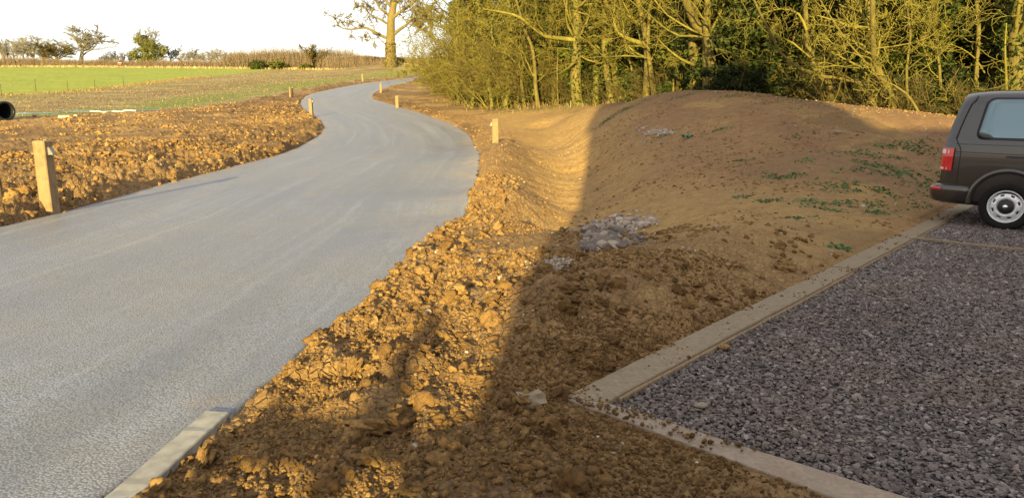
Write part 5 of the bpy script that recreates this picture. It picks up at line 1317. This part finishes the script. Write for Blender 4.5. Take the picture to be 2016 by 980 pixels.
def drop(root, px, Y, sc, label, zoff=0.0, group=None):
    x_ = gx(px, Y); root.location = (x_, Y, gz(x_, Y) + zoff); root.scale = (sc, sc, sc); root['label'] = label
    if group: root['group'] = group
    return root
gb = bush_proto(301, 6500, 1.5, 1.0, 'golden', .06); drop(gb, 948, 50.5, 1.0, 'golden green leafy bush at the foot of the left thicket')
yb = bush_proto(302, 7000, 1.6, 1.5, 'yew', .07); drop(yb, 1440, 28.5, 1.0, 'low dark green bush behind the mound, left of the pair', group='low dark bushes behind the mound')
for px, Y, s_, lb in [(1500, 27.5, 1.05, 'low dark green bush behind the mound below the tall evergreens'), (1555, 27, .9, 'low dark green bush behind the mound, right of the pair'), (1765, 23.6, 1.1, 'dark feathery bush above the lit bank at the mound end'), (1830, 23, 1.35, 'tall dark feathery bush left above the van'), (1885, 23.5, 1.3, 'dark feathery bush directly above the van roof')]:
    x_ = gx(px, Y); copy_thing(yb, (x_, Y, gz(x_, Y)), rj.uniform(0, 6), s_, lb, 'low dark bushes behind the mound')

# ---- the oak beside the far bend
def zo(pts): return [(640 + x / 7.0, y / 7.0) for x, y in pts]
def oak():
    rng = random.Random(77); rn = np.random.default_rng(77); Y = 124.0; S = dict(SPEC); S.update(kids=[0, 20, 14], rmin=.046, wob=[.05, .22, .3, .35], ratio=[.4, .42, .5], ang=(30, 75), trop=[0, .02, .03, .02])
    tp = px_path(zo([(905, 960), (905, 800), (900, 600), (905, 450), (910, 250), (940, 100), (955, -100), (965, -350), (970, -600)]), Y, .2, rng); n = len(tp)
    tr = list(np.interp(np.linspace(0, 1, n), [0, .12, .25, .5, .75, 1], [.95, .78, .72, .58, .42, .15]))
    b0 = tp[0].copy(); g0 = gz(b0.x, b0.y); tp[0].z = g0 - .4
    out = [(0, tp, tr)]
    LM = [([(860, 530), (760, 490), (620, 410), (540, 385), (400, 405), (300, 405), (220, 385), (170, 325), (140, 240)], .26, 7), ([(430, 390), (330, 320), (270, 310), (265, 250), (295, 230), (300, 120)], .09, 3),
          ([(850, 330), (760, 270), (680, 240), (600, 180), (560, 130), (500, 90), (420, 90)], .20, 8), ([(890, 240), (840, 180), (760, 130), (720, 60), (700, 0), (670, -120)], .24, 9), ([(740, 155), (650, 140), (600, 110), (520, 80)], .08, 4),
          ([(950, 470), (1040, 400), (1130, 340), (1170, 280), (1300, 260), (1420, 270), (1560, 300)], .30, 20), ([(930, 250), (1030, 170), (1130, 110), (1230, 20), (1300, -60), (1400, -160)], .30, 18), ([(1170, 280), (1300, 180), (1430, 140), (1560, 120)], .14, 16),
          ([(840, 620), (780, 570), (740, 530), (620, 530), (520, 480)], .09, 4), ([(590, 190), (530, 270), (510, 360), (470, 390)], .06, 3), ([(920, 120), (850, 20), (800, -80), (760, -250)], .24, 10), ([(960, 60), (1060, -20), (1150, -180)], .25, 12),
          ([(950, -200), (850, -350), (760, -480)], .2, 10), ([(965, -300), (1080, -420), (1150, -560)], .2, 10), ([(1130, 330), (1250, 360), (1380, 420), (1450, 500)], .09, 12)]
    for pts, rl, kd in LM:
        lp = px_path(zo(pts), Y, .5, rng); m = len(lp); lr = [rl * (1 - .78 * i / (m - 1)) for i in range(m)]; L = sum((lp[i + 1] - lp[i]).length for i in range(m - 1))
        out.append((1, lp, lr)); spawn(out, lp, lr, min(L, 9), 1, 3, S, rng, kids=int(kd * 1.5), tmin=.2)
    root = thing('oak_tree', 'big bare oak with ivied trunk beside the far bend of the road', 'tree', (b0.x, b0.y, g0)); org = root.location
    for o_ in out: o_[1][:] = [q - org for q in o_[1]]
    S['k'] = [12, 7, 4, 3]; A, B = emit(out, S); link('trunk', A.mesh('trunk'), M['oakbark'], root); link('crown', B.mesh('crown'), M['oaktwig'], root)
    c = ivy_on(out[0][1][:5], tr[:5], 1500, rn, 1.2); link('ivy', leaf_mesh('ivy', c, .14, rn, rn.random(len(c))), M['drivy'], root)
oak()

# ---- far trees beyond the field
def far_proto(seed, spread=1.0, kids=13, upright=False, H=10.0):
    rng = random.Random(seed); S = dict(SPEC); S.update(seg=[6, 7, 5, 3], kids=[kids, 11, 8], rmin=.032, rr=.55, tmin=[.45, .18, .15], ang=(8, 26) if upright else (18, 52), ratio=[1.15, .42, .42], trop=[.02, .035, .03, .02], wob=[.05, .13, .20, .3], k=[6, 4, 3, 3])
    out = []; grow(out, Vector((0, 0, -.3)), UPV.copy(), H * .5, .34, 0, 3, S, rng); A, B = emit(out, S)
    mx = np.percentile([max(q.z for q in o[1]) for o in out], 98); wx = np.percentile([abs(q.x) for o in out if o[0] > 1 for q in o[1]], 94)
    root = thing('far_tree', 'x', 'tree'); link('trunk', A.mesh('trunk'), M['hazebark'], root); link('crown', B.mesh('crown'), M['hazebark'], root); return root, mx, wx
FP = [far_proto(401, 1.0, 14), far_proto(402, 1.15, 16), far_proto(403, .8, 10, True), far_proto(404, 1.0, 11)]
fu = [False] * 4
def far_tree(k, px, top, wpx, Y, label, base=None, group='bare trees along the far hedge'):
    root, mx, wx = FP[k]; x_ = gx(px, Y); z0 = float(T(x_, Y)) - .3; zt = at(px, top, Y).z; sz = (zt - z0) / mx; sx = wpx / 2 * Y / FPX / wx
    if not fu[k]: fu[k] = True; o = root
    else: o = copy_thing(root, (0, 0, 0), 0, 1)
    o.location = (x_, Y, z0); o.rotation_euler = (0, 0, rj.uniform(0, 6.28)); o.scale = (sx, sx, sz); o['label'] = label; o['group'] = group; return o
for a in [(2, 4, 77, 26, 172, 'tall narrow bare tree at the far left edge of the hedge'), (2, 21, 79, 22, 173, 'narrow bare tree second from the left edge'), (2, 37, 76, 18, 172, 'thin bare tree left of the first round crowned tree'), (0, 64, 72, 58, 170, 'round crowned bare tree left of the olive thicket tree'), (1, 162, 52, 86, 168, 'largest bare tree on the skyline with a wide dome crown'),
          (3, 88, 92, 30, 174, 'small bare tree between the two dome crowned trees'), (2, 205, 110, 12, 178, 'small pale bare tree right of the largest skyline tree'), (2, 214, 108, 14, 178, 'second small pale tree right of the largest skyline tree'), (3, 229, 101, 22, 176, 'bare tree with mossy top left of the dark thin trees'), (2, 244, 103, 13, 178, 'dark thin tree left of the ivy clad tree'), (2, 256, 102, 14, 179, 'dark thin tree touching the ivy clad tree on its left'),
          (1, 337, 90, 42, 165, 'spreading bare tree just right of the ivy clad tree'), (3, 383, 97, 32, 166, 'small bare tree with twisted top in mid hedge'), (3, 403, 106, 16, 166, 'slight bare tree right of the twisted small tree'), (0, 427, 97, 28, 167, 'wispy bare tree standing over the hedge junction'), (0, 459, 104, 24, 170, 'small round bare tree on the skyline past the hedge junction'), (3, 480, 106, 14, 168, 'small twiggy tree beside the round one at the hedge junction')]:
    far_tree(*a)
for k, (px, top, w_) in enumerate([(13, 84, 16), (30, 86, 14), (50, 82, 18), (82, 88, 26), (196, 112, 12), (221, 108, 14), (237, 110, 10), (264, 106, 14), (312, 106, 18), (356, 104, 22), (371, 106, 16), (394, 106, 18), (412, 104, 16), (443, 104, 20), (470, 104, 18), (496, 106, 20), (520, 105, 20), (547, 104, 22), (572, 106, 18), (592, 104, 16), (640, 108, 16), (662, 106, 18)]):
    far_tree((2, 3, 0)[k % 3], px, top, w_ * 1.5, 181 if px < 480 else 150, 'low hazy bare tree in the thin row along the skyline hedge', group='low trees along the skyline hedge')
# dense olive thicket tree
o, mx, wx = far_proto(411, 1.3, 22); x_ = gx(112, 162); z0 = float(T(x_, 162)) - .8; o.location = (x_, 162, z0); o.scale = ((42 * 162 / FPX) / wx,) * 2 + ((at(112, 83, 162).z - z0) / mx,); tag(o, 'broad olive brown thicket tree in front of the largest skyline tree', 'tree')
for ch in o.children: ch.data = ch.data.copy(); ch.data.materials.clear(); ch.data.materials.append(M['bramble'])
# ivy clad tree
rn = np.random.default_rng(55); x_ = gx(291, 158); z0 = float(T(x_, 158)) - .2
o, mx, wx = far_proto(412, .8, 10); Hh = at(291, 57, 158).z - z0; o.location = (x_, 158, z0); sc_ = Hh / mx; o.scale = (sc_, sc_, sc_); tag(o, 'ivy clad green tree with bare twigs poking out of its top', 'tree')
m = 60; zz_ = rn.random(m); C = np.stack([rn.normal(0, 1.0, m), rn.normal(0, 1.0, m), Hh * (.12 + .66 * zz_)], 1); C[:, :2] *= (1.5 - .9 * np.abs(zz_ - .4) * 1.6)[:, None]
c, i = clump_points(9000, C, rn.uniform(.5, 1.1, m), rn); lf = link('ivy', leaf_mesh('ivy', c / sc_, .17 / sc_, rn, np.clip(.35 + .4 * rn.random(m)[i] + .3 * rn.random(9000), 0, 1)), M['golden'], o)

# ---- hedges
def hedge(line, n, label, mats, H_jit=.25, rr=(.018, .03), name='hedge', thick=.7, seed=0, leafs=0, leafmat='golden', sway=.18):
    """line: (px, top_py, Y) stations"""
    rn = np.random.default_rng(seed); L = np.array([[at(a, t, Y).x, Y, at(a, t, Y).z] for a, t, Y in line]); q = resample(L, 400)
    i = rn.integers(0, 400, n); x = q[i, 0] + rn.normal(0, thick * .5, n); y = q[i, 1] + rn.normal(0, thick * .5, n); zb = T(x, y) - .1; top = q[i, 2] + rn.normal(0, H_jit, n) + .5 * (fbm(x, y, .3, 3, seed) - .5); z0 = zb + (top - zb) * rn.random(n) * .55 * (rn.random(n) > .35); top = np.maximum(top, z0 + .3)
    P0 = np.stack([x, y, z0], 1); P2 = np.stack([x + rn.normal(0, sway * 2, n), y + rn.normal(0, sway, n), top], 1); P1 = (P0 + P2) / 2 + rn.normal(0, sway * .6, (n, 3)) * [1, 1, .2]
    base = np.array([L[0, 0], L[0, 1], float(T(L[0, 0], L[0, 1]))]); Tb = Tubes(); rad_ = rn.uniform(*rr, n)
    PP = np.stack([P0, P1, P2], 1) - base
    Tb.b[(3, 3)] = [(PP[k], (rad_[k], rad_[k] * .8, rad_[k] * .4)) for k in range(n)]
    root = thing(name, label, 'hedge', tuple(base)); link('stems', Tb.mesh('stems'), M[mats], root)
    if leafs:
        j = rn.integers(0, n, leafs); t = rn.random(leafs)[:, None]; c = P0[j] * (1 - t) + P2[j] * t - base + rn.normal(0, .12, (leafs, 3)); link('foliage', leaf_mesh('foliage', c, .10, rn, rn.random(leafs)), M[leafmat], root)
    return root
hedge([(-60, 117, 158), (60, 119, 157), (150, 121, 155), (250, 122, 153), (330, 124, 151), (430, 124, 150), (480, 121, 150)], 15000, 'long red brown bare hedge along the far side of the green crop', 'hedgetwig', .3, seed=1, leafs=1800, leafmat='dry')
hedge([(440, 120, 149), (500, 112, 148), (560, 109, 147), (620, 109, 146), (700, 112, 145)], 10000, 'tall tan scrubby hedge between the fallow strip and the sky', 'hedgetwig', .8, seed=2, thick=1.4, leafs=2500, sway=.3)
hedge([(650, 115, 140), (700, 113, 139), (762, 113, 138)], 5000, 'neatly trimmed brown hedge left of the oak', 'hedgetwig', .12, seed=3, leafs=1500)
hedge([(775, 115, 131), (830, 116, 129), (905, 117, 126)], 4500, 'trimmed brown hedge right of the oak behind the tall post', 'hedgetwig', .15, seed=4, leafs=1500)
# pale grass along the hedge foot
for px, top, Y, w_, lb, mt in [(506, 114, 143, 3.0, 'dark green bush in the scrub hedge, leftmost of three', 'ivy'), (546, 113, 143, 3.2, 'yellow green bush in the scrub hedge, middle of three', 'golden'), (601, 122, 142, 2.4, 'bright green low bush beside the tall ivied shrub', 'golden')]:
    b_ = bush_proto(500 + px, 2600, 2.4, 1.5, mt, .13); drop(b_, px, Y, 1.0, lb); h_ = at(px, top, Y).z - b_.location.z; b_.scale = (w_ / 2.6, w_ / 2.6, max(.5, h_ / 2.4))
x_ = gx(615, 144); z0 = float(T(x_, 144)); o, mx, wx = far_proto(413, .9, 16, True); o.location = (x_, 144, z0 - .2); o.scale = ((19 * 144 / FPX) / wx,) * 2 + ((at(615, 87, 144).z - z0) / mx,); tag(o, 'tall bushy shrub standing up out of the scrub hedge', 'tree')
for ch in o.children: ch.data.materials.clear(); ch.data.materials.append(M['bramble'])
rng = np.random.default_rng(31); B, H_, W_ = [], [], []
strip([xy(at(px, 140, Y)) for px, Y in [(-40, 153), (150, 151), (330, 148), (480, 146), (600, 142), (700, 137), (765, 133), (830, 126)]], 5000, 1.0, .15, .6, .04, .09)
tag(blades('hedge_foot_grass', np.concatenate(B), np.concatenate(H_), np.concatenate(W_), .5, M['dry'], rng.random(len(np.concatenate(H_))), rng), 'pale dry grass along the foot of the far hedges', 'grass', kind='stuff')
# small maroon trailer-like board in the far hedge
p = at(236, 133, 149.5); bm = bmesh.new(); bmesh.ops.create_cube(bm, size=1, matrix=Matrix.Diagonal((.85, .06, .50, 1))); bmesh.ops.bevel(bm, geom=bm.edges[:], offset=.02, segments=1, affect='EDGES')
t = thing('hedge_board', 'small maroon board with a white bar standing before the red brown hedge', 'sign', (p.x, p.y, float(T(p.x, p.y))))
M['maroon'] = mat_plain('maroon_paint', (.13, .025, .045), .6); b_ = link('board', bm_mesh('board', bm), M['maroon'], t); b_.location = (0, 0, max(.7, p.z - t.location.z))
bm = bmesh.new(); bmesh.ops.create_cube(bm, size=1, matrix=Matrix.Diagonal((.6, .03, .07, 1)) @ Matrix.Translation((.15, -2.0, 3.0))); w_ = link('white_bar', bm_mesh('white_bar', bm), M['whitepipe'], b_)
for sx_ in (-.35, .35):
    V, Fq_ = tube([(sx_, 0.05, -.2), (sx_, .05, .75)], [.03, .03]); link('leg', np_mesh('leg', V, Fq_, True), M['hole'], t)
# ------------------------------------------------------------------ the house behind the viewpoint that throws the broad shadow
def brick_mat():
    m, nt, b = new_mat('brick_wall'); g = NB(nt); co = g.coord('Object'); br = g.n('ShaderNodeTexBrick'); br.inputs['Scale'].default_value = 4.4
    br.inputs['Color1'].default_value = (.28, .12, .07, 1); br.inputs['Color2'].default_value = (.34, .17, .10, 1); br.inputs['Mortar'].default_value = (.4, .37, .32, 1); g.l(co, br.inputs[0]); g.l(br.outputs[0], b.inputs['Base Color']); b.inputs['Roughness'].default_value = .9
    return m
M['brick'] = brick_mat(); M['tile'] = mat_plain('roof_tile', (.12, .075, .055), .85, var=.4, sc=3); M['white_frame'] = mat_plain('white_frame', (.75, .75, .73), .5)
def house(x0, x1, y0, y1, eave, ridge, label, name='brick_house', ov=.18):
    t = thing(name, label, 'house', ((x0 + x1) / 2, (y0 + y1) / 2, 0)); cx, cy = t.location.x, t.location.y; ym = (y0 + y1) / 2 - cy
    X0, X1, Y0, Y1 = x0 - cx, x1 - cx, y0 - cy, y1 - cy
    V = [(X0, Y0, -.3), (X1, Y0, -.3), (X1, Y1, -.3), (X0, Y1, -.3), (X0, Y0, eave), (X1, Y0, eave), (X1, Y1, eave), (X0, Y1, eave), (X0, ym, ridge - .1), (X1, ym, ridge - .1)]
    link('wall', np_mesh('wall', V, [np.array([[0, 1, 5, 4], [2, 3, 7, 6]]), np.array([[1, 2, 6, 9, 5], [3, 0, 4, 8, 7]])]), M['brick'], t)
    V = []
    for x in (X0 - ov, X1 + ov):
        for y, z in ((Y0 - .3, eave - .12), (ym, ridge), (Y1 + .3, eave - .12), (Y1 + .3, eave), (ym, ridge + .14), (Y0 - .3, eave)): V.append((x, y, z))
    I = np.arange(12).reshape(2, 6); link('roof', np_mesh('roof', V, [np.stack([I[0], np.roll(I[0], -1), np.roll(I[1], -1), I[1]], -1), I[:1, ::-1], I[1:]]), M['tile'], t)
    n = int((x1 - x0) // 2.6)
    for k in range(n):
        for z in ((1.0, 3.7) if eave > 4.5 else (1.0,)):
            xc = X0 + (k + .5) * (X1 - X0) / n; bm = bmesh.new(); bmesh.ops.create_cube(bm, size=1, matrix=Matrix.Translation((xc, Y1 + .02, z + .6)) @ Matrix.Diagonal((1.25, .1, 1.25, 1))); w_ = link('window', bm_mesh('window', bm), M['white_frame'], t)
            bm = bmesh.new(); bmesh.ops.create_cube(bm, size=1, matrix=Matrix.Translation((xc, Y1 + .075, z + .6)) @ Matrix.Diagonal((1.05, .02, 1.05, 1))); link('pane', bm_mesh('pane', bm), M['glass'], w_)
    return t
house(-2.25, 3.2, -20, -12, 8.2, 11.2, 'tall red brick house behind the viewpoint with a tiled gable roof')
house(3.21, 14, -18.5, -12.4, 5.0, 7.1, 'lower brick wing beside the tall house behind the viewpoint', 'brick_wing')
o = link('shadow_post', post_mesh(.16, 3.3, .3, 3), M['post']); o.location = (-2.72, -11.5, 0); tag(o, 'slim unseen timber post added to throw a dark strip across the near soil', 'shadow post')  # unseen post, added for the narrow shadow it casts

# unseen slatted panel, added so that its broken shadow falls across the near soil
t = thing('shadow_slats', 'unseen slatted timber panel added to break up the sunlight on the near soil', 'shadow caster', (-1.93, -6, 0))
for k in range(7):
    bm = bmesh.new(); bmesh.ops.create_cube(bm, size=1, matrix=Matrix.Translation((0, 0, .2 + k * .265)) @ Matrix.Diagonal((1.5, .022, .15 if k != 6 else .12, 1))); bmesh.ops.bevel(bm, geom=bm.edges[:], offset=.004, segments=1, affect='EDGES')
    link('slat', bm_mesh('slat', bm), M['board'], t)
for x_ in (-.7, .7):
    l_ = link('post', post_mesh(.09, 1.9, .3, 7), M['post'], t); l_.location = (x_, -.06, 0)
